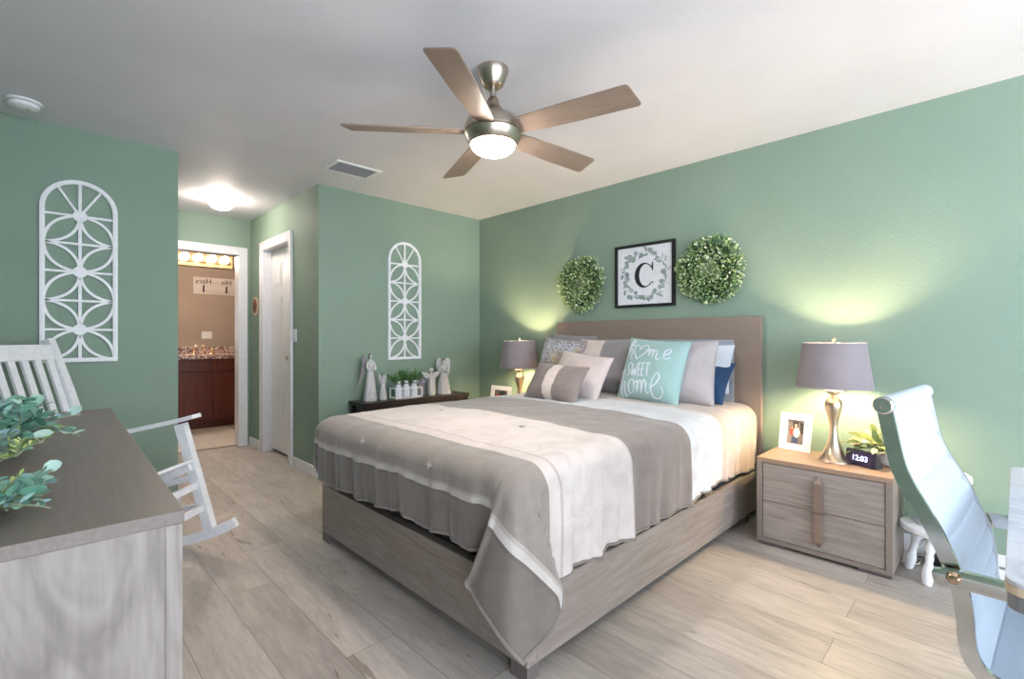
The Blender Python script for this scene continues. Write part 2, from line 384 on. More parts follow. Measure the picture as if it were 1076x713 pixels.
# ------------------------------------------------------------------ ceiling things
# ceiling fan
FX, FY = 1.54, 1.692
fan = thing('ceiling_fan', 'brushed nickel ceiling fan with five taupe blades and a lit dome above the bed foot', 'ceiling fan', (FX, FY, H))
b = MB(); b.lathe([(.02, -.085), (.042, -.084), (.05, -.075), (.068, -.03), (.074, -.012), (.074, 0)], 40); b.build('canopy', NICKEL, fan, True)
b = MB(); b.lathe([(.0125, -.16), (.0125, -.08)], 20); b.build('down_rod', NICKEL, fan, True)
b = MB(); b.lathe([(.018, -.135), (.026, -.145), (.036, -.175), (.058, -.205), (.085, -.222), (.105, -.232), (.122, -.245), (.134, -.268), (.138, -.295), (.1375, -.302), (.132, -.304), (.132, -.309), (.136, -.311), (.130, -.330), (.117, -.352), (.110, -.360), (.10, -.360)], 64)
b.build('motor_housing', NICKEL, fan, 50)
DOME = emit('lit_frosted_dome', S(255, 242, 230), 105)
b = MB(); b.lathe([(.107, -.353), (.106, -.362), (.098, -.378), (.082, -.392), (.058, -.402), (.03, -.407), (.004, -.409)], 48); b.build('light_dome', DOME, fan, 80)
BLADE = wood('taupe_fan_blade', S(136, 118, 104), S(158, 138, 122), 'X', .45, 70)
for k_ in range(5):
    a = math.radians(-3.7+72*k_)
    M = Matrix.Rotation(a, 4, 'Z') @ Matrix.Translation((0, 0, -.30)) @ Matrix.Rotation(math.radians(-13), 4, 'X')
    pts = [(.105, -.048), (.16, -.056), (.40, -.066), (.655, -.070), (.668, -.067), (.675, -.056), (.692, .050), (.690, .062), (.678, .068), (.40, .064), (.16, .052), (.105, .042)]
    b = MB(); b.prism(pts, -.003, .004, bev=.0015)
    bl = b.build('blade', BLADE, fan); bl.matrix_local = M
    b = MB(); b.prism([(.09, -.02), (.18, -.03), (.2, 0), (.18, .03), (.09, .02)], .004, .009, bev=.001)
    i_ = b.build('blade_bracket', NICKEL, bl)
# ceiling vent
b0 = thing('ceiling_vent', 'white louvred air vent in the ceiling near the green corner', 'vent', (1.70, 3.449, H))
b = MB(); hw, hd, fr = .178, .125, .028
b.box(-hw, hw, -hd, -hd+fr, -.008, 0, .002); b.box(-hw, hw, hd-fr, hd, -.008, 0, .002); b.box(-hw, -hw+fr, -hd+fr, hd-fr, -.008, 0, .002); b.box(hw-fr, hw, -hd+fr, hd-fr, -.008, 0, .002)
b.build('frame', WHITE, b0)
b = MB()
for i in range(11):
    y = -hd+fr+.012+i*(2*hd-2*fr-.02)/10; b.box(-hw+fr, hw-fr, -.008, .008, -.0008, .0008, M=RM((0, y, -.005), math.radians(38)))
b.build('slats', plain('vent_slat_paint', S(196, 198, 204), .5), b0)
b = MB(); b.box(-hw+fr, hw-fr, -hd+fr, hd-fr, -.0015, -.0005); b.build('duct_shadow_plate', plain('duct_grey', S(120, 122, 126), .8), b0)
# smoke detector
sd = thing('smoke_detector', 'round white smoke detector on the ceiling above the left wall', 'smoke detector', (-.055, 3.70, H))
b = MB(); b.lathe([(.074, 0), (.074, -.008), (.070, -.011), (.064, -.011), (.064, -.018), (.060, -.03), (.047, -.038), (.02, -.041), (.003, -.041)], 40); b.build('housing', WHITE, sd, 30)
b = MB(); b.lathe([(.064, -.012), (.0655, -.012), (.0655, -.016), (.064, -.016)], 40, cap=False); b.lathe([(.010, -.0408), (.010, -.044), (.002, -.0445)], 16, c=(.02, -.01, 0)); b.build('vent_ring', plain('detector_grey', S(190, 190, 192), .6), sd, True)
# hallway light
hl = thing('flush_ceiling_light', 'lit frosted mushroom ceiling light in the hallway', 'ceiling light', (1.19, 4.99, H))
b = MB(); b.lathe([(.085, 0), (.085, -.02), (.08, -.024)], 40); b.build('base', WHITE, hl, True)
b = MB(); b.lathe([(.080, -.022), (.096, -.034), (.100, -.05), (.092, -.07), (.070, -.09), (.038, -.102), (.004, -.106)], 40); b.build('glass_dome', emit('lit_mushroom_glass', S(255, 236, 222), 55), hl, 80)

# ------------------------------------------------------------------ arched wall panels
def arch(name, label, x, z0, hubs):
    t = thing(name, label, 'wall decor', (x, YB, z0), group=None)
    Wd, Ht, r = .357, 1.105, .1785
    MX = Matrix(((1, 0, 0, 0), (0, 0, -1, 0), (0, 1, 0, 0), (0, 0, 0, 1)))      # local xy -> world xz, z -> -y
    hw = Wd/2-.0125; zc = Ht-Wd/2
    def outline(w):
        p = [(-w, Wd/2-w), (w, Wd/2-w), (w, zc)]
        p += [(w*math.cos(PI*i/24), zc+w*math.sin(PI*i/24)) for i in range(1, 24)]+[(-w, zc)]
        return p
    b = MB()
    for w0, w1, z1 in ((Wd/2, Wd/2-.024, .020), (Wd/2-.004, Wd/2-.016, .025)):
        A, B = outline(w0), outline(w1); n = len(A)
        vs_ = [[b.bm.verts.new(MX @ Vector((p[0], p[1], z))) for p in P] for P, z in ((A, 0), (A, z1), (B, z1), (B, 0))]
        for i in range(n):
            j = (i+1) % n
            for q in range(4): b.face([vs_[q][i], vs_[q][j], vs_[(q+1) % 4][j], vs_[(q+1) % 4][i]])
    b.build('frame', WHITE, t)
    b = MB(); up = (0, -1, 0)
    def strip(pts, w=.0155, o=0): b.bar([(p[0], -.008-o, p[1]) for p in pts], w, .011, up)
    e = hw-.008
    strip([(0, .012), (0, Ht-.015)])
    nodes = [.012]+[(hubs[i]+hubs[i+1])/2 for i in range(len(hubs)-1)]
    for h in hubs: strip([(-e, h), (e, h)], .013, .0005)
    for h in nodes[1:]: strip([(-e, h), (e, h)], .013, .0005)
    def petal(h, sx, n_):
        P0 = Vector((0, h)); P1 = Vector((sx*(e+.004), n_)); d = P1-P0; q = Vector((-d.y, d.x)).normalized()*d.length*.21
        for s_ in (-1, 1): strip([P0+d*(i/12)+q*s_*(4*(i/12)*(1-i/12)) for i in range(13)], .0150, .001)
    for i, h in enumerate(hubs):
        for sx in (-1, 1):
            petal(h, sx, nodes[i])
            if i+1 < len(hubs): petal(h, sx, nodes[i+1])
            else:
                a = math.radians(52); dx = math.cos(a)*(Wd/2-.01); strip([(0, h), (sx*dx, zc+math.sin(a)*(Wd/2-.01))], .0125, .001)
        b.prism([(0+  .034*math.cos(2*PI*j/16), h+.034*math.sin(2*PI*j/16)) for j in range(16)], .002, .0165, M=MX)
    b.build('lattice', WHITE, t)
    return t
arch('arched_wall_panel', 'white arched lattice wall panel behind the rocking chair, left wall', .1825, 1.018, [.197, .548, .888])
arch('arched_wall_panel', 'white arched lattice wall panel above the console with the angel figurines', 2.4675, .962, [.200, .545, .893])

# ------------------------------------------------------------------ small wall things in the hallway
k = thing('light_switch', 'white light switch on the hallway wall beside the six-panel door', 'light switch', (XH, 4.462, 1.185))
b = MB(); b.box(-.008, 0, -.036, .036, -.058, .058, .002); b.build('switch_plate', WHITE, k); b = MB(); b.box(-.013, -.008, -.015, .015, -.032, .032, .0015); b.build('rocker_switch', WHITE, k)
k = thing('oval_wall_plaque', 'small oval plaque with a reddish picture on the narrow hallway wall', 'wall plaque', (XH, 5.56, 1.50))
ME = Matrix(((0, 0, -1, 0), (-1, 0, 0, 0), (0, 1, 0, 0), (0, 0, 0, 1)))      # local xy -> world -y,z ; z -> -x
def ell(a, c, n=28): return [(a*math.cos(2*PI*i/n), c*math.sin(2*PI*i/n)) for i in range(n)]
b = MB(); b.prism(ell(.09, .098), 0, .014, M=ME, bev=.003); b.build('rim', plain('aged_gold_cream', S(206, 186, 150), .4), k)
b = MB(); b.prism(ell(.068, .076), .014, .016, M=ME); b.build('picture', plain('red_brown_picture', S(140, 78, 60), .6, var=.2), k)
b = MB(); b.prism([(-.03, -.05), (.03, -.05), (.035, .0), (.015, .035), (-.02, .03), (-.035, 0)], .016, .018, M=ME); b.build('motif', plain('dark_brown_motif', S(84, 48, 40), .6), k)

# ------------------------------------------------------------------ bathroom
van = thing('bathroom_vanity', 'dark cherry bathroom vanity with framed doors', 'vanity', (1.6, 7.36, .003))
b = MB(); b.box(-1.0, 1.0, -.22, .27, .10, .89); b.box(-1.0, 1.0, -.15, .27, 0, .10); b.build('body', CHERRY, van)
for i in range(4):
    xa = -.94+i*.47+.0; xb = xa+.46; b = MB()
    b.box(xa, xb, -.238, -.22, .12, .72, .003); b.box(xa+.05, xb-.05, -.2385, -.2381, .17, .67)
    for q in ((xa, xa+.055, .12, .72), (xb-.055, xb, .12, .72), (xa+.055, xb-.055, .12, .175), (xa+.055, xb-.055, .665, .72)): b.box(q[0], q[1], -.246, -.238, q[2], q[3], .002)
    b.build('door', CHERRY, van)
for i in range(2):
    b = MB(); b.box(-.94+i*.94, -.01+i*.94, -.238, -.22, .735, .88, .004); b.build('false_drawer_front', CHERRY, van)
b = MB(); b.box(.55, 2.65, 7.08, 7.645, .895, .945, .006); b.box(.55, 2.65, 7.62, 7.648, .945, 1.04, .003)
ct = tag(b.build('granite_countertop', GRANITE), 'speckled pink-brown granite countertop with backsplash on the vanity', 'countertop')
fc = thing('faucet', 'gold faucet with two handles on the granite countertop', 'faucet', (1.57, 7.45, .9455))
GOLD = plain('polished_gold', S(236, 196, 150), .15, 1)
b = MB(); b.tube(spline([(0, .04, 0), (0, .04, .07), (0, .02, .11), (0, -.04, .12), (0, -.09, .10)], 5), .011, 12); b.lathe([(.03, 0), (.03, .008), (.015, .014)], 20, c=(0, .04, 0)); b.build('spout', GOLD, fc, True)
for s_ in (-1, 1):
    b = MB(); b.lathe([(.026, 0), (.026, .008), (.014, .02), (.014, .035), (.024, .05), (.02, .066), (.004, .07)], 20, c=(s_*.10, .04, 0)); b.build('handle', GOLD, fc, True)
k_ = NT('mirror_silver', .0, 1); k_.b.inputs['Base Color'].default_value = (.93, .93, .93, 1); MIRROR = k_.m
b = MB(); b.box(.6, 2.35, 7.642, 7.65, 1.042, 2.12); tag(b.build('wall_mirror', MIRROR), 'large frameless bathroom mirror above the granite countertop, reflecting a wall', 'mirror')
lb = thing('vanity_light_bar', 'gold vanity light bar with round lit bulbs above the mirror', 'wall light', (1.46, 7.65, 2.245))
b = MB(); b.box(-.75, .50, -.035, 0, -.115, .115, .006); b.build('backplate', plain('pale_gold_plate', S(226, 196, 140), .25, .8), lb)
b = MB(); b.box(-.72, .46, -.05, -.035, -.06, .06, .004); b.build('socket_rail', plain('bronze_rail', S(136, 106, 80), .3, .9), lb)
BULB = emit('lit_globe_bulb', S(255, 240, 222), 60)
for i in range(8):
    x = -.705+i*.157
    b = MB(); b.lathe([(.02, 0), (.022, -.02)], 16, M=RM((x, -.05, 0), -PI/2, 0, 0) @ Matrix.Scale(-1, 4, (0, 0, 1))); b.build('socket', GOLD, lb, True)
    b = MB(); b.sphere((x, -.105, 0), .046, 20, 12); b.build('globe_bulb', BULB, lb, 80)
sg = thing('towel_hook_sign', 'pale wooden his and hers hook board seen in the bathroom mirror', 'wall sign', (2.155, YE+.12, 2.04))
b = MB(); b.box(-.32, .32, 0, .018, -.143, .143, .003); b.build('board', wood('whitewashed_board', S(206, 196, 188), S(232, 224, 218), 'X', .6, 30), sg)
for nm, x in (('His', .165), ('Hers', -.175)):
    me = textmesh(nm, .12, .001); o = bpy.data.objects.new('lettering', me); me.materials.append(BLACK); C.objects.link(o); o.parent = sg
    o.rotation_euler = (PI/2, 0, PI); o.location = (x, .0195, .07)
    b = MB(); b.box(x-.012, x+.012, .018, .022, -.11, .0, .001); b.tube(spline([(x, .022, -.02), (x, .05, -.01), (x, .06, .012)], 4), .006, 8); b.tube(spline([(x, .022, -.08), (x, .045, -.095), (x, .055, -.065)], 4), .006, 8); b.build('hook', BLACK, sg, True)
k = thing('double_switch_plate', 'white double switch plate seen in the bathroom mirror', 'light switch', (2.03, YE+.12, 1.21))
b = MB(); b.box(-.075, .075, 0, .007, -.06, .06, .002); b.build('switch_plate', WHITE, k)
for x in (-.035, .035): b = MB(); b.box(x-.016, x+.016, .007, .011, -.033, .033, .001); b.build('rocker_switch', WHITE, k)

# ------------------------------------------------------------------ bed
BX0, BX1, BY0, BY1 = 1.168, 3.35, 1.113, 2.748
YC = (BY0+BY1)/2
bed = thing('bed', 'grey oak bed frame with a broad taupe headboard', 'bed', (BX0, YC, 0))
def L(x, y): return x-BX0, y-YC
def bxl(b, x0, x1, y0, y1, z0, z1, bev=.003): b.box(x0-BX0, x1-BX0, y0-YC, y1-YC, z0, z1, bev)
b = MB(); bxl(b, BX0, BX0+.045, BY0, BY1, .053, .32); b.build('footboard', BEDWOOD, bed)
for y0, y1 in ((BY0, BY0+.03), (BY1-.03, BY1)):
    b = MB(); bxl(b, BX0+.046, BX1, y0, y1, .053, .30); b.build('side_rail', BEDWOODX, bed)
b = MB(); bxl(b, BX1-.002, BX1+.045, 1.092, 2.82, .0, 1.308, .004); b.build('headboard', TAUPE, bed)
b = MB(); bxl(b, BX1-.016, BX1-.003, 1.262, 2.656, .45, 1.152, .002); b.build('headboard_panel', BLUEWOOD, bed)
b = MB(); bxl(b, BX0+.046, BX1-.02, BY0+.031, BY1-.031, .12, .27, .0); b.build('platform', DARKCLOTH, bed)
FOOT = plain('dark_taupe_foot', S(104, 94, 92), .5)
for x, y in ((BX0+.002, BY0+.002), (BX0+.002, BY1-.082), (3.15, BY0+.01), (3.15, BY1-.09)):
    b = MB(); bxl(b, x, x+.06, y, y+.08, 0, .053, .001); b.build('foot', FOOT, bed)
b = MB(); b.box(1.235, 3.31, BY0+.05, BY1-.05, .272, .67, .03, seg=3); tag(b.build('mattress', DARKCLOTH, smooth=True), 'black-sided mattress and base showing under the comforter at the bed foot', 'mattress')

# comforter
def smooth01(t): t = max(0, min(1, t)); return t*t*(3-2*t)
SX, CYL, CYH = 1.215, BY0+.10, BY1-.085      # start of the flat top
LEN = 3.325-SX
A0, B0 = .385, .440
def nz(x, y, z=0): return noise.noise(Vector((x, y, z)))
def comf(s, q):
    """s: along bed from the foot edge (negative hangs), q: across (negative = near side hang)"""
    Wt = CYH-CYL; da = max(0, -s); side = 0; db = 0
    if q < 0: db = -q; side = -1
    elif q > Wt: db = q-Wt; side = 1
    bx = SX+max(0, s); by = CYL+min(max(q, 0), Wt)
    rho = math.hypot(da, db)
    cr = 4*((by-CYL)/Wt)*(1-(by-CYL)/Wt); cx = smooth01((bx-SX)/.35)
    top = .716+.022*cr*cx+.012*cx + .008*nz(bx*4, by*4, 3)*min(1, cx+.3)*(1-.0) + .004*nz(bx*11, by*11)
    if rho < 1e-6: return Vector((bx, by, top)), 0
    ux, uy = -da/rho, side*db/rho
    phi = math.atan2(db, da)                       # 0 foot, pi/2 side
    if da == 0: per = .5+s if side < 0 else -(Wt+.5+s)
    elif db == 0: per = -q
    else: per = phi/(PI/2)*.5 if side < 0 else -(Wt+phi/(PI/2)*.5)
    rr = .095; 
    if rho < rr*PI/2: h = rr*math.sin(rho/rr); vv = rr*(1-math.cos(rho/rr))
    else: h = rr; vv = rr+(rho-rr*PI/2)
    f = max(0, (rho-.05)/.38); corner = math.sin(2*phi) if (da > 0 and db > 0) else 0
    fold = (.009*math.sin(per*31+1.5*nz(per*3, 1))+.007*math.sin(per*57+2)+.004*math.sin(per*103+1)+.010*nz(per*5, rho*2, 5))*f
    h += .010*nz(per*11, rho*4, 9)*f*(1 if corner else .4)
    h += fold+.010*math.sin(min(1, rho/.4)*PI*.8)+ .055*corner*f
    tw = 0
    if corner:
        h += (.014*math.sin(phi*7.5+.6)+.011*math.sin(phi*17+.8))*corner**.5*f
        if side < 0: tw = .015*corner*f+.125*math.sin(4*phi)*min(1, f)**1.3*(1-.25*max(0, f-1)); vv += .03*corner*f
        else: vv -= .16*corner*f*min(1, rho/.5)
    if side > 0: h = min(h, .085+.04*corner)
    vv += .018*nz(per*2.6, 7)*f+.006*math.sin(per*24)*f
    if db == 0 and per > -1.0: vv -= .022*smooth01((1.0+per)/.3)*f
    if side < 0 and da == 0: vv += .03*smooth01((1.5-s)/.8)*f
    return Vector((bx+ux*h+(tw*uy if corner else 0), by+uy*h-(tw*ux if corner else 0), top-vv)), 1
Wt = CYH-CYL
def axis_vals(lo, hi, c):
    v = []; x = lo
    while x < hi-1e-6: v.append(x); x += c
    v.append(hi); return v
sv = axis_vals(-A0, 0, .0125)+axis_vals(0, LEN, .018)[1:]; qv = axis_vals(-B0, 0, .0125)+axis_vals(0, Wt, .018)[1:-1]+axis_vals(Wt, Wt+B0, .015)
b = MB(); grid = []
for s_ in sv: grid.append([b.bm.verts.new(comf(s_, q)[0]) for q in qv])
for i in range(len(sv)-1):
    for j in range(len(qv)-1):
        f = b.bm.faces.new([grid[i][j], grid[i+1][j], grid[i+1][j+1], grid[i][j+1]])
        for l, (a, c) in zip(f.loops, ((i, j), (i+1, j), (i+1, j+1), (i, j+1))): l[b.uv].uv = ((sv[a]+.5)/3, qv[c]/3+.3)
k = NT('striped_velvet_comforter', .7, 0, .3); uv = k.n('ShaderNodeUVMap'); sp = k.n('ShaderNodeSeparateXYZ'); k.l(uv.outputs[0], sp.inputs[0])
def sp_(x): return (x-SX+.5)/3
def so(a): return (.5-a)/3
DT, MT, LB = S(112, 103, 96), S(141, 131, 123), S(190, 182, 176)
CRM, TP, WT_, PL = S(206, 195, 190), S(132, 120, 114), S(200, 201, 205), S(188, 178, 172)
st = [(0, DT), (so(.222), S(104, 95, 88)), (so(.216), LB), (so(.188), S(170, 160, 152)), (so(.182), MT), (sp_(1.27), S(176, 164, 158)), (sp_(1.275), S(204, 192, 186)), (sp_(1.335), S(180, 168, 162)), (sp_(1.340), CRM),
      (sp_(1.80), S(190, 182, 178)), (sp_(1.806), TP), (sp_(2.36), S(186, 180, 178)), (sp_(2.366), WT_), (sp_(2.70), S(196, 192, 192)), (sp_(2.705), S(206, 202, 200)), (sp_(2.76), S(190, 182, 176)), (sp_(2.765), S(184, 168, 158)), (sp_(2.98), S(226, 218, 212)), (sp_(3.0), S(186, 168, 154))]
stripe = k.ramp(sp.outputs[0], st, 'CONSTANT')
v = k.coord(); n1 = k.noise(v, 9, 5, .6, .8); n2 = k.noise(v, 420, 2); n3 = k.noise(k.coord((1, 1, .25)), 22, 4, .6, 1)
cc = k.mix(stripe, k.ramp(n1, [(.3, (.84, .83, .82, 1)), (.6, (1.04, 1.04, 1.04, 1))]), .9, 'MULTIPLY')
k.col(cc); k.b.inputs['Sheen Weight'].default_value = .35; k.bump(n3, .35, .008)
comfo = b.build('comforter', k.m, smooth='leaf'); comfo.data.materials[0] = k.m
sm = comfo.modifiers.new('thick', 'SOLIDIFY'); sm.thickness = .014; sm.offset = -1
tag(comfo, 'striped taupe, cream and white velvet comforter spread over the bed', 'comforter')
# hem piping is a small roll along the foot and side edges
b = MB(); path = [comf(s_, -B0)[0] for s_ in reversed(sv)]+[comf(-A0, q)[0] for q in qv[1:]]
b.tube(path, .0065, 6); b.build('hem_piping', fabric('taupe_hem', S(134, 124, 116)), comfo, True)
for s_, q in ((-.10, .95), (-.11, .39), (.42, 1.02), (.40, .36)):
    p, _ = comf(s_, q); p2, _ = comf(s_-.01, q); p3, _ = comf(s_, q+.01); n_ = (p3-p).cross(p2-p).normalized()
    if n_.x > 0 and s_ < 0: n_ = -n_
    if n_.z < 0: n_ = -n_
    b = MB(); T = (p2-p).normalized()
    for i in range(5):
        d = Matrix.Rotation(2*PI*i/5, 3, n_) @ T
        b.leaf(p+n_*.002, d+n_*.5, n_, .022, .016, .3, .3)
    b.build('tuft', fabric('tuft_thread', S(196, 186, 178)), comfo, 'leaf')

# ------------------------------------------------------------------ pillows
def pillow_pt(u, v, w, h, t, side, pinch=.055, sag=.0, seed=0):
    x = w/2*u*(1-pinch*(1-v*v)); y = h/2*v*(1-pinch*(1-u*u))
    k1 = max(0, (1-abs(u)**2.6)*(1-abs(v)**2.6))
    z = t/2*k1**.52
    z *= 1+sag*(-v)*.35
    z += .006*nz(u*2.2+seed, v*2.2, seed)*k1 + .0035*nz(u*6+seed, v*6, seed+4)*k1**.5
    return Vector((x, y+h/2, side*z))
def pillow_matrix(x, y, z, lean, yaw=0, roll=0):
    # local x -> -Y, local y -> up (leaning to +X), local z -> -X
    B = Matrix(((0, 0, -1), (-1, 0, 0), (0, 1, 0))).to_4x4()
    return Matrix.Translation((x, y, z)) @ Matrix.Rotation(math.radians(yaw), 4, 'Z') @ Matrix.Rotation(math.radians(lean), 4, 'Y') @ Matrix.Rotation(math.radians(-roll), 4, 'X') @ B
def pillow(label, x, y, z, w, h, t, mats, lean, yaw=0, roll=0, region=None, sag=.3, seed=0, pinch=.055, cord=None, name='throw_pillow'):
    th = thing(name, label, 'pillow', M=pillow_matrix(x, y, z, lean, yaw, roll), group=None)
    b = MB(); n = 64; vs_ = {}
    for side in (1, -1):
        for i in range(n+1):
            for j in range(n+1):
                u = -math.cos(PI*i/n); v = -math.cos(PI*j/n); u = .6*u+.4*(-1+2*i/n); v = .6*v+.4*(-1+2*j/n)
                edge = i in (0, n) or j in (0, n); key = (i, j, 0 if edge else side)
                if key not in vs_: vs_[key] = b.bm.verts.new(pillow_pt(u, v, w, h, t, 0 if edge else side, pinch, sag, seed))
        for i in range(n):
            for j in range(n):
                g = lambda a, c: vs_[(a, c, 0 if (a in (0, n) or c in (0, n)) else side)]
                q = [g(i, j), g(i+1, j), g(i+1, j+1), g(i, j+1)]
                if side < 0: q.reverse()
                f = b.bm.faces.new(q)
                u = -1+2*(i+.5)/n; v = -1+2*(j+.5)/n; u = .6*-math.cos(PI*(i+.5)/n)+.4*u; v = .6*-math.cos(PI*(j+.5)/n)+.4*v
                f.material_index = region(u, v) if region else 0
    bd = b.build('pillow_body', mats, th, 'leaf')
    e = MB(); pts = []
    m = 24
    for a, c in [(-1+2*i/m, -1) for i in range(m)]+[(1, -1+2*i/m) for i in range(m)]+[(1-2*i/m, 1) for i in range(m)]+[(-1, 1-2*i/m) for i in range(m)]:
        pts.append(pillow_pt(a, c, w, h, t, 0, pinch, sag, seed))
    e.tube(pts, .0042 if cord is None else cord, 6, closed=True); e.build('piping', mats[0], th, True)
    return th
def strokes(th, par, lines, toUV, width, mat, name, P):
    w, h, t, sag, seed, pinch = P; b = MB()
    for ln in lines:
        wd = width
        pts = spline([(p[0], p[1], 0) for p in ln], 6); q = []
        for p in pts:
            u, v = toUV(p.x, p.y); q.append(pillow_pt(u, v, w, h, t, 1, pinch, sag, seed)+Vector((0, 0, .001)))
        m = len(q); rr = [wd*(.55+.45*abs(math.sin(PI*i/max(1, m-1)*2+.6))) for i in range(m)]
        b.tube(q, rr, 6, up=(0, 0, 1), sx=.22, sy=1)
    return b.build(name, mat, par, True)
ZT = .740
GREYV = fabric('grey_velvet', S(150, 146, 150)); LGREY = fabric('pale_grey_cotton', S(182, 176, 178)); PINKG = fabric('pale_blush_linen', S(208, 194, 190))
TAUPEV = fabric('taupe_velvet', S(142, 130, 126)); CREAMV = fabric('cream_velvet', S(224, 212, 206)); AQUA = fabric('aqua_canvas', S(150, 182, 180), .92)
NAVY = fabric('navy_cotton', S(38, 72, 112)); WHITEC = fabric('white_cotton', S(222, 230, 240)); GREYB = fabric('blue_grey_velvet', S(134, 134, 142))
SILV = fabric('silver_embroidered_cloth', S(158, 152, 156), .8); BLUEC = fabric('periwinkle_cotton', S(120, 150, 220))
pillow('navy bed pillow tucked behind the pale grey pillow nearest the right nightstand', 3.10, 1.49, ZT, .50, .33, .13, [NAVY], 40, 0, 0, sag=.1, seed=11, name='bed_pillow')
pillow('white bed pillow leaning on the headboard above the navy one', 3.22, 1.50, ZT+.06, .50, .33, .09, [WHITEC], 18, 0, 0, sag=.1, seed=12, name='bed_pillow')
pillow('plain grey pillow against the headboard behind the flower-embroidered one', 3.20, 2.60, ZT, .48, .46, .10, [GREYV], 12, 0, -3, seed=5)
pillow('pale grey pillow on the right side of the aqua one', 3.00, 1.495, ZT-.01, .47, .425, .17, [LGREY], 15, 4, 1, seed=2)
pillow('half cream, half grey pillow left of the aqua one', 3.07, 2.165, ZT, .52, .43, .15, [GREYV, CREAMV], 16, 0, 0, region=lambda u, v: 1 if u < -.02 else 0, seed=3)
AP = (.465, .455, .17, .3, 1, .055)
hp = pillow('aqua pillow reading home sweet home in white script', 2.89, 1.665, ZT-.012, .465, .445, .17, [AQUA], 18, -3, -3, seed=1)
def t1(x, y):
    l = 160-.139*(y-100); r = 690-.133*(y-130); u = -1+2*(x-l)/(r-l); yt = 100+(x-160)/530*30; yb = 605+(x-90)/530*50
    return u, 1-2*(y-yt)/(yb-yt)
LINES = [[(172, 215), (205, 195), (242, 160), (228, 135), (205, 165), (192, 230), (180, 292)], [(182, 275), (205, 228), (226, 216), (230, 250), (218, 298), (250, 295)],
 [(290, 305), (262, 258), (248, 218), (260, 188), (290, 185), (310, 225)], [(310, 222), (332, 188), (368, 182), (387, 212), (362, 250), (320, 280), (290, 305)],
 [(385, 240), (408, 218), (402, 245), (395, 278)], [(397, 270), (415, 228), (434, 222), (432, 250), (427, 285)], [(429, 275), (446, 236), (464, 228), (470, 255), (464, 290), (480, 308), (500, 290)],
 [(528, 268), (560, 258), (578, 232), (562, 215), (536, 236), (528, 270), (545, 302), (582, 285)],
 [(246, 340), (226, 338), (210, 360), (222, 385), (236, 408), (226, 436), (203, 442)], [(256, 340), (258, 395), (266, 440), (278, 388), (290, 440), (300, 385), (308, 335)],
 [(322, 335), (320, 385), (318, 440)], [(322, 336), (342, 335)], [(320, 386), (338, 385)], [(318, 440), (338, 441)], [(356, 336), (354, 385), (352, 442)], [(356, 337), (378, 336)], [(354, 388), (372, 387)], [(352, 442), (374, 443)],
 [(388, 340), (426, 338)], [(407, 340), (404, 390), (402, 446)],
 [(132, 425), (150, 400), (172, 385), (178, 395), (165, 440), (152, 510), (166, 602)], [(160, 585), (168, 520), (188, 490), (200, 495), (196, 545), (206, 600), (228, 585)],
 [(262, 470), (238, 500), (236, 555), (255, 580), (280, 560), (290, 510), (275, 475), (262, 470), (258, 480)], [(285, 490), (300, 500), (315, 485)],
 [(315, 482), (320, 500), (316, 540), (312, 575)], [(315, 560), (332, 495), (350, 482), (356, 520), (352, 578)], [(354, 570), (374, 492), (394, 482), (400, 525), (402, 575), (425, 565)],
 [(436, 532), (480, 505), (512, 455), (502, 420), (476, 428), (450, 488), (442, 550), (462, 602), (508, 604), (540, 565), (530, 525)]]
strokes(hp, hp.children[0], LINES, t1, .0052, WHITEC, 'lettering', AP)
FP = (.45, .43, .14, .3, 6, .055)
fp = pillow('taupe pillow with white and gold embroidered flowers, nearest the left lamp', 3.03, 2.575, ZT, .45, .43, .14, [TAUPEV, SILV], 14, 0, -4, region=lambda u, v: 1 if v > -.05 else 0, seed=6)
LW, LG = [], []
random.seed(3)
for cx_, cy_, r_, n_, lst in ((-.55, .62, .32, 7, LW), (.0, .68, .30, 7, LW), (.55, .6, .34, 8, LW), (-.75, .2, .26, 6, LW), (-.25, .25, .28, 6, LW), (.6, .12, .26, 6, LW), (-.12, .14, .42, 13, LG), (.8, .6, .22, 7, LG)):
    for i in range(n_):
        a = 2*PI*i/n_+random.random()*.2; d = (math.cos(a), math.sin(a)); pp = (-d[1], d[0]); wd = r_*.24
        o_ = lambda t, s__: (max(-.97, min(.97, cx_+d[0]*r_*t+pp[0]*wd*s__)), max(-.12, min(.95, cy_+d[1]*r_*t+pp[1]*wd*s__)))
        if lst is LW: lst.append([o_(.1, 0), o_(.45, .8), o_(.8, .6), o_(1, 0), o_(.8, -.6), o_(.45, -.8), o_(.1, 0)])
        else: lst.append([o_(.05, 0), o_(.5, .15), o_(1, 0)])
idt = lambda x, y: (x, y)
strokes(fp, fp.children[0], LW, idt,   .0034, WHITEC, 'white_embroidery', FP)
GT = fabric('gold_thread', S(206, 178, 128))
strokes(fp, fp.children[0], LG[:13], idt, .0040, GT, 'gold_flower', FP); strokes(fp, fp.children[0], LG[13:], idt, .0040, GT, 'gold_flower', FP)
pillow('plain blush pillow behind the small banded one', 2.68, 2.14, ZT-.01, .46, .355, .15, [PINKG], 27, 0, -6, seed=7)
def band(u, v): return 1 if -.22+.10*v*v < u < .20 else 0
pillow('small oblong taupe pillow with a pleated white band, front of the pile', 2.46, 2.15, ZT, .47, .275, .14, [TAUPEV, CREAMV], 30, -2, -3, region=band, seed=8)

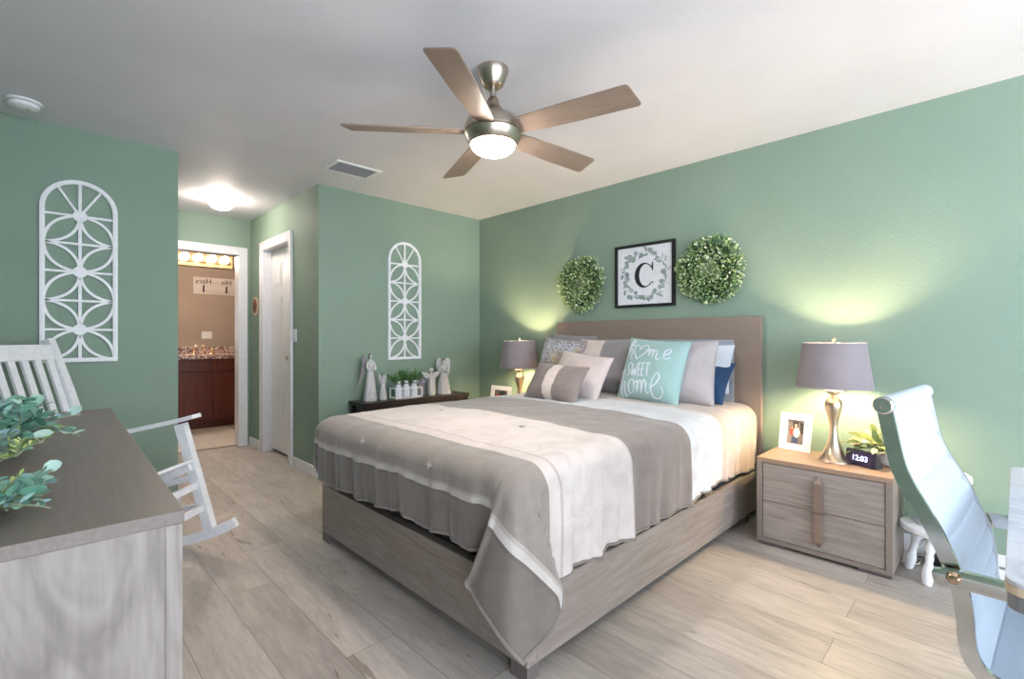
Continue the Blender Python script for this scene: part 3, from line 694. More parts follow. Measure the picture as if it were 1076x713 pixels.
# ------------------------------------------------------------------ nightstands
NW, ND, NH = .612, .385, .49
def nightstand(loc, label):
    t = thing('nightstand', label, 'nightstand', loc)
    fr = plain('taupe_nightstand_edge', S(142, 130, 122), .45); hy = NW/2
    b = MB(); b.box(0, ND, -hy, -hy+.028, .02, NH-.026, .001); b.box(0, ND, hy-.028, hy, .02, NH-.026, .001); b.box(0, ND, -hy+.028, hy-.028, .02, .042); b.box(ND-.01, ND, -hy+.028, hy-.028, .042, NH-.026); b.box(.012, ND-.01, -hy+.028, hy-.028, .25-.008, .25+.008)
    b.build('body', fr, t)
    b = MB(); b.box(-.002, ND, -hy-.001, hy+.001, NH-.026, NH, .0015); b.build('top', TOPW, t)
    b = MB(); b.box(.01, .05, hy-.14, hy-.005, 0, .02); b.box(.01, .05, -hy+.005, -hy+.14, 0, .02); b.box(ND-.05, ND-.01, -hy+.005, hy-.005, 0, .02); b.build('plinth', FOOT, t)
    for z0, z1, up in ((.044, .2465, 0), (.2525, NH-.030, 1)):
        b = MB(); b.box(.006, .024, -hy+.031, hy-.031, z0, z1, .0015); b.box(.024, ND-.04, -hy+.04, hy-.04, z0+.01, z1-.03); d = b.build('drawer', DRAWERW, t)
        b = MB(); w = .021; f_ = -.024
        zz0, zz1 = (.062, .2475) if not up else (.2515, .437)
        tip = zz0 if not up else zz1; base = zz0+.034 if not up else zz1-.034; oth = zz1 if not up else zz0
        vs_ = [b.bm.verts.new(p) for p in [(.006, -w, base), (.006, w, base), (.006, w, oth), (.006, -w, oth), (f_, -w*.9, base), (f_, w*.9, base), (f_, w*.9, oth), (f_, -w*.9, oth), (.006, 0, tip)]]
        for q in ((4, 5, 6, 7), (0, 3, 7, 4), (1, 5, 6, 2), (3, 2, 6, 7), (0, 4, 8), (4, 5, 8), (5, 1, 8), (0, 8, 1, 2, 3)): b.face([vs_[i] for i in q])
        b.build('handle', plain('brushed_bronze_pull', S(168, 150, 140), .35, .7), d)
    return t
nightstand((2.915, .667, 0), 'pale grey two-drawer nightstand with the clock, right of the bed')
nightstand((2.965, 3.20, 0), 'two-drawer nightstand beyond the far side of the bed')
# lamps
def lamp(x, y, label):
    t = thing('table_lamp', label, 'table lamp', (x, y, NH))
    b = MB(); b.lathe([(.086, 0), (.086, .004), (.080, .010), (.062, .028), (.046, .055), (.033, .09), (.0235, .13), (.019, .165), (.0185, .185), (.021, .21), (.029, .245), (.038, .28), (.042, .30), (.041, .318), (.033, .335), (.021, .348), (.015, .356), (.017, .362), (.030, .372), (.044, .380), (.044, .384), (.012, .386)], 48); b.build('base', LAMPMETAL, t, 60)
    b = MB(); b.lathe([(.0045, .386), (.0045, .655)], 10)
    b.tube([(-.05, 0, .44), (-.065, 0, .52), (-.05, 0, .625), (0, 0, .648), (.05, 0, .625), (.065, 0, .52), (.05, 0, .44)], .0022, 6); b.build('harp', NICKEL, t, True)
    b = MB(); b.sphere((0, 0, .668), .011, 14, 8); b.lathe([(.006, .648), (.008, .658)], 12); b.build('finial', NICKEL, t, True)
    b = MB(); n = 64
    b.lathe([(.182, .405), (.148, .645), (.146, .645), (.180, .405), (.182, .405)], n, cap=False)
    sh = b.build('lamp_shade', SHADE, t, True)
    b = MB(); z, r = .405, .181; b.tube([(r*math.cos(2*PI*i/48), r*math.sin(2*PI*i/48), z) for i in range(48)], .0028, 6, closed=True); b.build('shade_ring', plain('shade_trim', S(150, 144, 150), .7), sh, True)
    b = MB(); z, r = .645, .147; b.tube([(r*math.cos(2*PI*i/48), r*math.sin(2*PI*i/48), z) for i in range(48)], .0028, 6, closed=True)
    for i in range(3):
        a = 2*PI*i/3+.4; b.tube([(0, 0, .640), (.146*math.cos(a), .146*math.sin(a), .642)], .0016, 5)
    b.build('shade_ring', plain('shade_trim', S(150, 144, 150), .7), sh, True)
    b = MB(); b.sphere((0, 0, .52), .03, 16, 10, (1, 1, 1.2)); b.lathe([(.014, .44), (.016, .485)], 12); b.build('light_bulb', emit('lit_lamp_bulb', S(255, 226, 178), 600), t, True)
    return t
lamp(3.125, .645, 'champagne metal table lamp with grey shade on the right nightstand')
lamp(3.135, 3.085, 'champagne metal table lamp with grey shade beyond the far left of the bed')
# photo frames
def photo_frame(x, y, z, w, h, lean, yaw, label, mw, ph, red=True):
    t = thing('photo_frame', label, 'photo frame', M=pillow_matrix(x, y, z, lean, yaw, 0))
    b = MB(); pw, pp = w-2*mw, h-2*mw
    for q in ((-w/2, w/2, 0, mw), (-w/2, w/2, h-mw, h), (-w/2, -w/2+mw, mw, h-mw), (w/2-mw, w/2, mw, h-mw)): b.box(q[0], q[1], q[2], q[3], 0, .014, .001)
    b.build('frame', WHITE, t)
    b = MB(); b.box(-w/2+.004, w/2-.004, .004, h-.004, -.004, 0); b.box(-.02, .02, 0, h*.55, -.007, -.004, M=RM((0, 0, 0), math.radians(-0))); b.build('backing', BLACK, t)
    c = [plain('photo_background', S(142, 134, 128), .35, var=.2), plain('photo_dark', S(74, 68, 66), .35), plain('photo_red', S(216, 84, 66), .35), plain('photo_white', S(236, 220, 216), .35), plain('photo_skin', S(226, 176, 150), .35), plain('photo_denim', S(70, 84, 112), .35)]
    b = MB(); x0, x1, y0, y1 = -pw/2, pw/2, mw, h-mw; b.box(x0, x1, y0, y1, .001, .003)
    X = lambda u: x0+u*(x1-x0); Y = lambda v: y0+v*(y1-y0)
    def poly(pts, mi, z): b.fm = mi; b.prism([(X(p[0]), Y(p[1])) for p in pts], z, z+.0003)
    def el(cx, cy, rx, ry, mi, z): poly([(cx+rx*math.cos(2*PI*i/18), cy+ry*math.sin(2*PI*i/18)) for i in range(18)], mi, z)
    if ph:
        poly([(.30, .6), (.62, .6), (.62, .93), (.30, .93)], 1, .0031); poly([(.72, .45), (.95, .45), (.95, .9), (.72, .9)], 1, .0031)
        poly([(.25, .03), (.66, .03), (.64, .34), (.34, .34)], 5, .0034); el(.30, .5, .14, .17, 2, .0038); el(.24, .68, .075, .075, 1, .0038); el(.27, .67, .05, .055, 4, .0042)
        el(.56, .48, .2, .21, 3, .0042); el(.50, .76, .075, .085, 4, .0046)
    else:
        poly([(0, .0), (.45, 0), (.5, .5), (0, .55)], 4, .0031); el(.3, .45, .2, .3, 2, .0034); el(.55, .62, .2, .25, 4, .0038); el(.6, .75, .25, .2, 1, .0042); el(.7, .3, .25, .2, 3, .0046)
    b.build('photo_print', c, t)
photo_frame(3.225, .865, NH, .175, .222, 10, -9, 'white framed photo of two people on the right nightstand', .040, True)
photo_frame(3.07, 3.285, NH, .25, .225, 10, 4, 'white framed photo beyond the far side of the bed, left of the lamp', .040, False)
# smart clock
ck = thing('digital_clock', 'black digital clock showing 12:03 on the right nightstand', 'clock', (3.085, .515, NH), 0)
ang = math.atan2(.447-.607, 3.098-3.167)      # direction of the face, left to right
ck.rotation_euler = (0, 0, math.atan2(-.9, -.42))
B_ = Matrix.Rotation(math.radians(-14), 4, 'X')
b = MB(); prof = [(0, 0), (.072, 0), (.058, .082), (.008, .082), (-.004, .074), (-.014, .008), (-.010, 0)]
prof = [(-.012, .0), (.055, .0), (.048, .03), (.012, .082), (.004, .085), (-.004, .080)]
MP = Matrix(((0, 0, 1, 0), (1, 0, 0, 0), (0, 1, 0, 0), (0, 0, 0, 1)))
b.prism(prof, -.078, .078, M=MP, bev=.005); b.build('clock_body', fabric('charcoal_mesh_cloth', S(48, 44, 50)), ck, True)
sl = math.atan2(.008, .080)
MF = Matrix.Translation((0, -.0085, .041)) @ Matrix.Rotation(PI/2-sl-.0, 4, 'X')
b = MB(); b.box(-.071, .071, -.036, .036, 0, .0012, .003, M=MF @ Matrix.Translation((0, 0, -.0))); scr = b.build('screen', plain('dark_violet_screen', S(58, 48, 80), .25), ck, True)
me = textmesh('12:03', .038, .0006); me.materials.append(emit('lit_clock_digits', S(206, 214, 255), 2.2)); o = bpy.data.objects.new('clock_digits', me); C.objects.link(o); o.parent = scr
o.matrix_local = MF @ Matrix.Translation((0, .0, .0022))
# plant behind the clock
PLEAF = leafmat('variegated_leaf', [(0, S(70, 92, 48)), (.35, S(128, 140, 72)), (.7, S(186, 182, 118)), (1, S(216, 206, 158))])
pt = thing('potted_plant', 'small leafy green and cream plant in a round grey pot behind the clock', 'potted plant', (3.19, .440, NH))
b = MB(); b.lathe([(.028, 0), (.040, .006), (.050, .03), (.050, .052), (.044, .07), (.038, .074), (.034, .068), (.034, .05)], 32, c=(0, -.035, 0)); b.build('pot', plain('ribbed_grey_ceramic', S(196, 196, 200), .6, var=.1), pt, 60)
random.seed(21); b = MB(); sb = MB()
for i in range(58):
    a = random.uniform(0, 2*PI); el_ = random.uniform(.2, 1.4); r = random.uniform(.04, .12)
    base = Vector((0, -.02, .07)); d = Vector((math.cos(a)*math.cos(el_)*.8, math.sin(a)*math.cos(el_)*1.25, math.sin(el_)*.75)); p = base+d*r+Vector((0, .03, 0))
    b.leaf(p, d+Vector((0, 0, -.2)), (random.uniform(-.6, -.1), random.uniform(-.3, .3), 1), random.uniform(.045, .075), random.uniform(.026, .04), .3, .35, uv=random.random())
    sb.tube([base, base+d*r*.6+Vector((0, .01, .01)), p], .0016, 5)
b.build('foliage', PLEAF, pt, 'leaf'); sb.build('stems', plain('green_stem', S(92, 110, 60), .6), pt)
cj = thing('ceramic_knot', 'white knotted ceramic ornament on the right nightstand behind the grey pot', 'ornament', (3.235, .395, NH))
b = MB(); b.lathe([(.03, 0), (.034, .006), (.026, .03), (.022, .055)], 24); b.build('base', WHITE, cj, True)
for rx in (.3, 1.9):
    b = MB(); M = RM((0, 0, .09), rx, .5, .4); b.tube([(.036*math.cos(2*PI*i/32), .040*math.sin(2*PI*i/32), .008*math.sin(4*PI*i/32)) for i in range(32)], .0095, 10, closed=True, M=M); b.build('loop', WHITE, cj, True)

# ------------------------------------------------------------------ wall above the headboard
pc = thing('framed_monogram_print', 'black framed print of the letter C inside a painted leaf wreath, above the bed', 'picture', (XW, 1.965, 1.407))
hw, ht = .26, .50; fw = .022
b = MB()
for q in ((-hw, hw, 0, fw), (-hw, hw, ht-fw, ht), (-hw, -hw+fw, fw, ht-fw), (hw-fw, hw, fw, ht-fw)): b.box(-.028, 0, q[0], q[1], q[2], q[3], .001)
b.build('frame', plain('black_frame', S(30, 28, 30), .35), pc)
b = MB(); b.box(-.012, -.004, -hw+fw, hw-fw, fw, ht-fw); pr = b.build('print', plain('white_paper', S(228, 230, 236), .7), pc)
MC = Matrix(((0, 0, -1, -.0125), (-1, 0, 0, 0), (0, 1, 0, ht/2), (0, 0, 0, 1)))
# the letter: serifed C drawn as one polygon
o_, i_ = [], []
for k_ in range(41):
    a = math.radians(38+(322-38)*k_/40); o_.append((.088*math.cos(a)*.95, .098*math.sin(a)))
for k_ in range(41):
    a = math.radians(318-(318-44)*k_/40); i_.append((.014+.062*math.cos(a)*.92+.0*a, .086*math.sin(a)))
poly = [(.066, .098), (.072, .098), (.074, .030), (.066, .030), (.060, .052)]
b = MB(); n = 41; z0, z1 = 0, .0012
for k_ in range(n-1):
    A, B, Cc, D = o_[k_], o_[k_+1], i_[n-2-k_], i_[n-1-k_]
    b.prism([A, B, Cc, D], z0, z1, M=MC)
b.prism([(.060, .058), (.072, .098), (.078, .098), (.078, .030), (.071, .030), (.066, .048)], z0, z1, M=MC)
b.prism([(.066, -.062), (.074, -.050), (.080, -.056), (.070, -.072)], z0, z1, M=MC)
b.build('letter', plain('black_ink', S(28, 26, 30), .6), pr)
random.seed(5); b = MB()
for i in range(70):
    a = 2*PI*i/70; r = .178+random.uniform(-.018, .018); p = (r*math.cos(a)*1.02, r*math.sin(a)*1.04)
    d = a+PI/2+random.choice((-1, 1))*random.uniform(.4, 1.2); Ln = random.uniform(.032, .052)
    wd = Ln*random.choice((.28, .5, .8)); z = .0004+.0012*random.random(); uvv = random.random(); pts = []
    for j in range(12):
        t_ = 2*PI*j/12; lx = Ln/2*(1+math.cos(t_)); ly = wd/2*math.sin(t_); pts.append((p[0]+lx*math.cos(d)-ly*math.sin(d), p[1]+lx*math.sin(d)+ly*math.cos(d), z))
    b.face([b.bm.verts.new(MC @ Vector(q)) for q in pts], (uvv, 0))
b.build('painted_leaves', leafmat('watercolour_leaf', [(0, S(128, 142, 148)), (.3, S(156, 168, 174)), (.6, S(136, 154, 150)), (.85, S(180, 190, 190)), (1, S(112, 138, 124))], .8), pr)
b = MB(); cp = spline([((.178+.006*math.sin(i*2.1))*math.cos(2*PI*i/16)*1.02, (.178+.006*math.cos(i*1.7))*math.sin(2*PI*i/16)*1.04, 0) for i in range(16)], 4, True)
b.tube([MC @ Vector((p.x, p.y, .0006)) for p in cp], .0012, 5, closed=True); b.build('painted_vine', plain('vine_ink', S(136, 156, 146), .8), pr)
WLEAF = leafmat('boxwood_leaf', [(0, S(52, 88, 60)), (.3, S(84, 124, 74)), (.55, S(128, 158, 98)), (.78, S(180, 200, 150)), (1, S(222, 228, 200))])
def wreath(y, z, R, r, label, seed):
    t = thing('boxwood_wreath', label, 'wreath', (XW, y, z), group=None); random.seed(seed)
    b = MB(); b.tube([(-.045, R*math.cos(2*PI*i/40), R*math.sin(2*PI*i/40)) for i in range(40)], r*.55, 10, closed=True, sx=.7); b.build('ring_base', plain('moss_base', S(60, 74, 44), .9, var=.2), t, True)
    b = MB()
    for i in range(3600):
        a = random.uniform(0, 2*PI); th = random.uniform(-PI*.62, PI*.62); rr = r*random.uniform(.62, 1.0)
        rad = Vector((0, math.cos(a), math.sin(a))); out = Vector((-1, 0, 0))*math.cos(th)+rad*math.sin(th)
        wob = 1+.07*math.sin(a*3+seed)+.05*math.sin(a*7)
        p = rad*(R*wob)+Vector((-.05, 0, 0))+Vector((out.x*rr*.62, out.y*rr, out.z*rr))
        d = out+Vector((random.uniform(-1, 1), random.uniform(-1, 1), random.uniform(-1, 1)))*.75
        L_ = random.uniform(.015, .026)
        if p.x+d.normalized().x*L_ > -.004: continue
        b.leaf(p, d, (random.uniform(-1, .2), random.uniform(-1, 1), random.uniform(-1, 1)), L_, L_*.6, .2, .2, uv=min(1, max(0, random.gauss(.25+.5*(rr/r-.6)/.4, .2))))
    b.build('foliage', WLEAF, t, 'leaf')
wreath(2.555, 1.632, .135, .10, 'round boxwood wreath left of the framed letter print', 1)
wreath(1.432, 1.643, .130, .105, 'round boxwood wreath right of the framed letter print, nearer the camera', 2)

# ------------------------------------------------------------------ console and figurines
BW = wood('black_brown_wood', S(26, 22, 24), S(38, 32, 34), 'X', .3, 50, spec=.4)
CX0, CX1, CY0, CY1, CZ = 1.90, 3.02, 3.66, 3.93, .625
cn = thing('console_table', 'black-brown console table behind the bed under the arched panel', 'console table', ((CX0+CX1)/2, (CY0+CY1)/2, 0))
hx, hy = (CX1-CX0)/2, (CY1-CY0)/2
b = MB(); b.box(-hx, hx, -hy, hy, CZ-.03, CZ, .003); b.build('tabletop', BW, cn)
b = MB(); b.box(-hx+.03, hx-.03, -hy+.02, hy-.02, CZ-.10, CZ-.03); b.box(-hx+.03, hx-.03, -hy+.02, hy-.02, .15, .17); b.build('apron', BW, cn)
for sx in (-1, 1):
    for sy in (-1, 1):
        b = MB(); x_, y_ = sx*(hx-.03), sy*(hy-.03); b.box(x_-.02, x_+.02, y_-.02, y_+.02, 0, CZ-.03, .002); b.build('leg', BW, cn)
STONE = plain('whitewashed_resin', S(206, 204, 204), .7, var=.12); SGREY = plain('weathered_grey_resin', S(150, 146, 150), .7, var=.12); HAIR = plain('taupe_hair', S(120, 108, 104), .8)
FYc = 3.80
def wing(b, side, pts, y, t=.008):
    MW = Matrix(((1, 0, 0, 0), (0, 0, -1, y), (0, 1, 0, 0), (0, 0, 0, 1)))
    b.prism([(side*p[0], p[1]) for p in pts], -t/2, t/2, M=MW, bev=.002)
    for i in range(3):
        q0, q1 = pts[1], pts[len(pts)//2]; f_ = .25+.25*i
        a = Vector((side*(pts[0][0]*(1-f_)+pts[-1][0]*f_), 0, pts[0][1]*(1-f_)+pts[-1][1]*f_)); c = Vector((side*q1[0], 0, q1[1]))
        b.tube([MW @ Vector((a.x, a.z, t/2)), MW @ Vector((a.x*.4+c.x*.6, a.z*.4+c.z*.6, t/2))], .002, 5)
def angel(x, h, r, label, style, name='angel_figurine', rz=0, y=FYc):
    t = thing(name, label, 'figurine', (x, y, CZ), rz)
    b = MB(); n = 36; prof = [(1, 0), (1.0, .03), (.86, .2), (.66, .42), (.50, .58), (.44, .66), (.52, .72), (.56, .78), (.36, .825), (.2, .84), (.16, .855)]
    rings = []
    for k_, (pr, pz) in enumerate(prof):
        ring = []
        for j in range(n):
            a = 2*PI*j/n; rr = r*pr*(1+.07*math.sin(a*9)*max(0, 1-pz*1.5)); ring.append(b.bm.verts.new((rr*math.cos(a), rr*.75*math.sin(a), pz*h)))
        rings.append(ring)
    for p, q in zip(rings, rings[1:]):
        for j in range(n): b.face([p[j], p[(j+1) % n], q[(j+1) % n], q[j]])
    b.face(rings[0][::-1]); b.face(rings[-1])
    # arms folded to the chest
    for s_ in (-1, 1): b.tube(spline([(s_*r*.5, 0, .78*h), (s_*r*.66, -r*.25, .68*h), (s_*r*.45, -r*.55, .62*h), (s_*.0, -r*.62, .68*h)], 4), [r*.17]*12+[r*.13], 8)
    b.build('robe', STONE, t, 60)
    hd = r*.27
    b = MB(); b.sphere((0, -r*.05, .90*h), hd*1.0, 18, 12, (.85, .95, 1.2)); b.sphere((0, -r*.05-hd*.92, .895*h), hd*.16, 8, 6); b.build('head', STONE, t, True)
    b = MB(); b.sphere((0, hd*.15, .912*h), hd*1.12, 16, 10, (.95, .95, 1.15)); b.tube(spline([(0, hd*.7, .92*h), (0, hd*1.1, .86*h), (0, hd*1.0, .78*h)], 4), hd*.6, 8); b.build('hair', HAIR, t, True)
    if style == 'one': 
        b = MB(); wing(b, -1, [(r*.3, .80*h), (r*.75, .96*h), (r*.95, .90*h), (r*1.0, .70*h), (r*1.35, .48*h), (r*2.0, .22*h), (r*1.1, .42*h), (r*.6, .58*h)], r*.7); b.build('wing', SGREY, t)
        b = MB(); wing(b, 1, [(r*.2, .80*h), (r*.45, .90*h), (r*.6, .80*h), (r*.55, .55*h), (r*.3, .45*h)], r*.7); b.build('wing', SGREY, t)
    elif style == 'round':
        for s_ in (-1, 1):
            b = MB(); wing(b, s_, [(r*.1, .82*h), (r*.35, .98*h), (r*.75, 1.0*h), (r*1.0, .92*h), (r*1.05, .75*h), (r*.9, .58*h), (r*.65, .48*h), (r*.3, .60*h)], r*.6); b.build('wing', STONE, t)
    else:
        for s_ in (-1, 1):
            b = MB(); wing(b, s_, [(r*.2, .80*h), (r*.75, .97*h), (r*1.05, .92*h), (r*1.0, .70*h), (r*.8, .50*h), (r*.4, .62*h)], r*.6); b.build('wing', STONE, t)
    return t
angel(2.035, .425, .056, 'tallest robed angel figurine with one long drooping grey wing, left end of the console', 'one')
angel(2.155, .235, .033, 'small praying angel figurine beside the tallest one on the console', 'two', rz=-.3)
angel(2.81, .345, .066, 'white robed angel figurine with large rounded wings, right end of the console', 'round', rz=-.55)
def block_angel(x, h, w, mat, label, head, y):
    t = thing('block_angel', label, 'figurine', (x, y, CZ))
    b = MB(); b.box(-w/2, w/2, -.02, .02, 0, h, .003); b.build('block', mat, t)
    b = MB(); b.lathe([(.018, 0), (.012, .03), (.007, .05)], 16, c=(0, 0, h)); b.build('neck', mat, t, True)
    b = MB(); b.sphere((0, 0, h+.07), .021, 18, 12); b.build('head', STONE if head else SGREY, t, True)
    for s_ in (-1, 1):
        b = MB(); wing(b, s_, [(.004, h+.012), (.03, h+.045), (.075, h+.050), (.105, h+.062), (.095, h+.03), (.065, h-.002), (.03, h-.012)], .012); b.build('wing', STONE, t)
block_angel(2.578, .115, .066, SGREY, 'short grey wooden block angel with white wings on the console', 0, 3.845)
block_angel(2.650, .165, .062, STONE, 'taller white wooden block angel with round white head on the console', 1, 3.775)
# crate with three bottles and greenery
cr = thing('bottle_crate', 'white wire crate holding three white bottles of greenery on the console', 'crate', (2.385, 3.79, CZ))
b = MB(); cw, cd = .135, .05
for z in (.004, .085):
    b.bar([(-cw, -cd, z), (cw, -cd, z), (cw, cd, z), (-cw, cd, z)], .006, .008, (0, 0, 1), closed=True)
for x_ in (-cw, cw):
    for y_ in (-cd, cd): b.box(x_-.004, x_+.004, y_-.004, y_+.004, 0, .09)
b.box(-cw, cw, -cd, cd, .002, .006); b.build('wire_frame', WHITE, cr)
FERN = leafmat('fern_leaf', [(0, S(48, 92, 44)), (.5, S(78, 130, 62)), (1, S(120, 164, 92))])
for i, x_ in enumerate((-.082, 0, .082)):
    bt = thing('milk_bottle', 'white bottle of greenery, %s of the three in the wire crate' % ('leftmost', 'middle one', 'rightmost')[i], 'bottle', (2.385+x_, 3.79, CZ+.0065), group='white bottles in the wire crate')
    b = MB(); b.lathe([(.028, 0), (.034, .004), (.035, .05), (.034, .08), (.026, .10), (.019, .115), (.018, .13), (.022, .134), (.022, .146), (.017, .148)], 24); b.build('glass', plain('white_bottle_glaze', S(226, 230, 238), .25), bt, True)
    b = MB(); b.tube([(.0195*math.cos(2*PI*j/20), .0195*math.sin(2*PI*j/20), .122) for j in range(20)], .004, 6, closed=True); b.build('twine', plain('brown_twine', S(120, 98, 84), .9), bt, True)
    random.seed(30+i); b = MB(); sb = MB()
    for q in range(13):
        a = random.uniform(0, 2*PI); e_ = random.uniform(.5, 1.4); Ls = random.uniform(.08, .165); d = Vector((math.cos(a)*math.cos(e_)*1.1, math.sin(a)*math.cos(e_)*.6, math.sin(e_)*.75))
        p0 = Vector((0, 0, .13)); pts = [p0, p0+d*Ls*.6+Vector((0, 0, .01)), p0+d*Ls]; sb.tube(pts, .0012, 4)
        for m_ in range(11):
            f_ = .3+.07*m_; pp = p0+d*Ls*f_; dd = d.cross(Vector((random.uniform(-1, 1), random.uniform(-1, 1), random.uniform(-1, 1))))+d*.6
            b.leaf(pp, dd, (0, -.4, 1), .030, .012, .1, .3, uv=random.random())
    b.build('foliage', FERN, bt, 'leaf'); sb.build('stems', plain('fern_stem', S(72, 100, 52), .7), bt)

# ------------------------------------------------------------------ rocking chair (local x = forward, y = left, z up; whole chair tipped back)
rk = thing('rocking_chair', 'white slatted wooden rocking chair tipped back in the corner behind the dresser', 'rocking chair', (.7017*2.40-.7124*1.985, .7124*2.40+.7017*1.985, 0), -YAW)
HWc = .255
# coordinates below: x = forward, measured along the image plane; z = height
def XZ(lat, z): return (lat+1.95, z)
rw = .032
for s_ in (-1, 1):
    y = s_*HWc
    b = MB(); pts = []                      # rocker: arc
    for i in range(21):
        a = -.62+1.12*i/20; x_ = 1.0*math.sin(a)-.02; z_ = 1.0*(1-math.cos(a))*1.0+.028; pts.append((x_+.0, y, z_))
    b.bar(pts, .034, .050, (0, 0, 1)); b.build('rocker', WHITE, rk)
    b = MB(); b.bar([(.324+.0, y, .10), (.235, y, .42), (.158, y, .690)], .042, .052, (1, 0, 0)); b.build('front_leg', WHITE, rk)
    b = MB(); b.bar([(-.20, y*.97, .055), (-.245, y*.97, .25), (-.31, y*.97, .42), (-.385, y*.97, .66), (-.455, y*.97, .86), (-.57, y*.97, 1.155)], .040, .046, (1, 0, 0)); b.build('back_post', WHITE, rk)
    b = MB(); b.bar([(.245, y, .735), (.16, y, .712), (-.10, y, .655), (-.37, y*.97, .60)], .075, .022, (0, 0, 1)); b.build('armrest', WHITE, rk)
    for z0, z1 in ((.40, .27), (.24, .16)):
        xf = .235+(.42-z0)*.28; b = MB(); b.bar([(xf, y, z0), (-.25, y*.97, z1)], .020, .030, (0, 0, 1)); b.build('side_stretcher', WHITE, rk)
for z0 in (.355, .235):
    xf = .235+(.42-z0)*.28; b = MB(); b.bar([(xf, -HWc, z0), (xf, HWc, z0)], .020, .032, (0, 0, 1)); b.build('front_stretcher', WHITE, rk)
b = MB(); b.bar([(-.24, -HWc, .22), (-.24, HWc, .22)], .02, .03, (0, 0, 1)); b.build('rear_stretcher', WHITE, rk)
def seat_z(x): t_ = (x+.30)/.53; return .375+.115*t_-.050*math.sin(PI*t_)
for i in range(9):                          # seat slats run side to side over dished rails
    x_ = -.27+i*.0615; z_ = seat_z(x_); b = MB(); dz = seat_z(x_+.01)-seat_z(x_-.01)
    b.box(-.024, .024, -HWc-.005, HWc+.005, -.008, .008, .002, M=RM((x_, 0, z_), 0, -math.atan2(dz, .02))); b.build('seat_slat', WHITE, rk)
for s_ in (-1, 1):
    b = MB(); b.bar([(x_/100, s_*(HWc-.03), seat_z(x_/100)-.028) for x_ in range(-29, 24, 4)], .022, .04, (0, 0, 1)); b.build('seat_rail', WHITE, rk)
b = MB(); b.bar([(-.535, -HWc*.97, 1.085), (-.535, HWc*.97, 1.085)], .022, .085, (-.34, 0, .94)); b.build('top_rail', WHITE, rk)
b = MB(); b.bar([(-.315, -HWc*.97, .45), (-.315, HWc*.97, .45)], .022, .06, (-.34, 0, .94)); b.build('lower_rail', WHITE, rk)
for i in range(7):
    y = -HWc*.80+i*HWc*1.6/6; b = MB(); b.bar([(-.322, y, .46), (-.395, y, .66), (-.46, y, .86), (-.522, y, 1.05)], .034, .014, (.94, 0, .34)); b.build('back_slat', WHITE, rk)

# ------------------------------------------------------------------ dresser
DRR = math.radians(-1.4)
dr = thing('dresser', 'large grey oak dresser with a dark taupe top in the left foreground', 'dresser', (.157, .887, 0), DRR)
DW, DD, DH = 1.47, .56, .90                    # length along +y, depth along -x
b = MB(); b.box(-DD, .004, -.004, DW, DH-.020, DH, .0015); b.build('top', DRESSTOP, dr)
b = MB(); b.box(-DD+.005, 0, 0, .022, .04, DH-.020); b.box(-DD+.005, 0, DW-.026, DW-.004, .04, DH-.02); b.box(-DD+.005, -.03, .022, DW-.026, .04, .06); b.box(-DD+.005, -DD+.015, .022, DW-.026, .06, DH-.02); b.box(-.03, -.004, .022, DW-.026, DH-.035, DH-.02); b.build('body', DRESSEND, dr)
b = MB(); b.box(-.020, .002, -.002, .020, .04, DH-.0205, .001); b.build('corner_stile', DRESSEND, dr)
b = MB(); b.box(-DD+.02, -.03, .02, DW-.02, 0, .04); b.build('plinth', FOOT, dr)
for r_ in range(3):
    for c_ in range(2):
        y0 = .026+c_*(DW-.056)/2; y1 = y0+(DW-.056)/2-.004; z0 = .064+r_*.266; z1 = z0+.262
        b = MB(); b.box(-.02, 0, y0, y1, z0, z1, .0015); d = b.build('drawer', DRAWERW, dr)
        b = MB(); ymid = (y0+y1)/2; b.box(0, .02, ymid-.02, ymid+.02, z0+.03, z1-.03, .004); b.build('handle', plain('bronze_pull', S(150, 134, 124), .35, .7), d)
# eucalyptus arrangement on the dresser
EUC = leafmat('eucalyptus_leaf', [(0, S(80, 130, 108)), (.3, S(116, 166, 144)), (.55, S(152, 190, 170)), (.75, S(138, 168, 176)), (1, S(184, 212, 196))], .45)
LIME = leafmat('lime_sprig', [(0, S(120, 156, 90)), (.5, S(166, 190, 112)), (1, S(204, 210, 132))], .5)
es = thing('eucalyptus_arrangement', 'mixed eucalyptus greenery arrangement lying on the dresser top', 'greenery', (-.115, 1.36, .90))
random.seed(12); b = MB(); sb = MB()
def sprig(p0, d, L_, n_, lw, mbl=b, lime=False, rnd=1):
    p0 = Vector(p0); d = Vector(d).normalized(); pts = []; lm = MB() if lime else None
    for i in range(7):
        f_ = i/6; p = p0+d*L_*f_+Vector((0, 0, -.25*L_*f_*f_)); p.z = max(p.z, .006); pts.append(p)
    sb.tube(pts, [.0022*(1-.5*i/6) for i in range(7)], 5)
    for i in range(n_):
        f_ = .12+.88*i/n_; q = f_*6; a = min(5, int(q)); p = pts[a].lerp(pts[a+1], q-a)
        sd_ = d.cross(Vector((0, 0, 1))); sd_.normalize(); s_ = -1 if i % 2 else 1
        dd = sd_*s_*random.uniform(.5, 1.1)+d*.5+Vector((0, 0, random.uniform(-.1, .9)))
        sz = lw*random.uniform(.75, 1.2)*(1-.25*f_)
        if p.z+dd.normalized().z*sz < .003: dd.z = abs(dd.z)
        (lm if lime else b).leaf(p, dd, (random.uniform(-.5, .5), random.uniform(-.7, .1), 1), sz, sz*(.68 if rnd else .42), .25, random.uniform(0, .3), uv=random.random(), rnd=rnd)
    if lime: lm.build('lime_sprig', LIME, es, 'leaf')
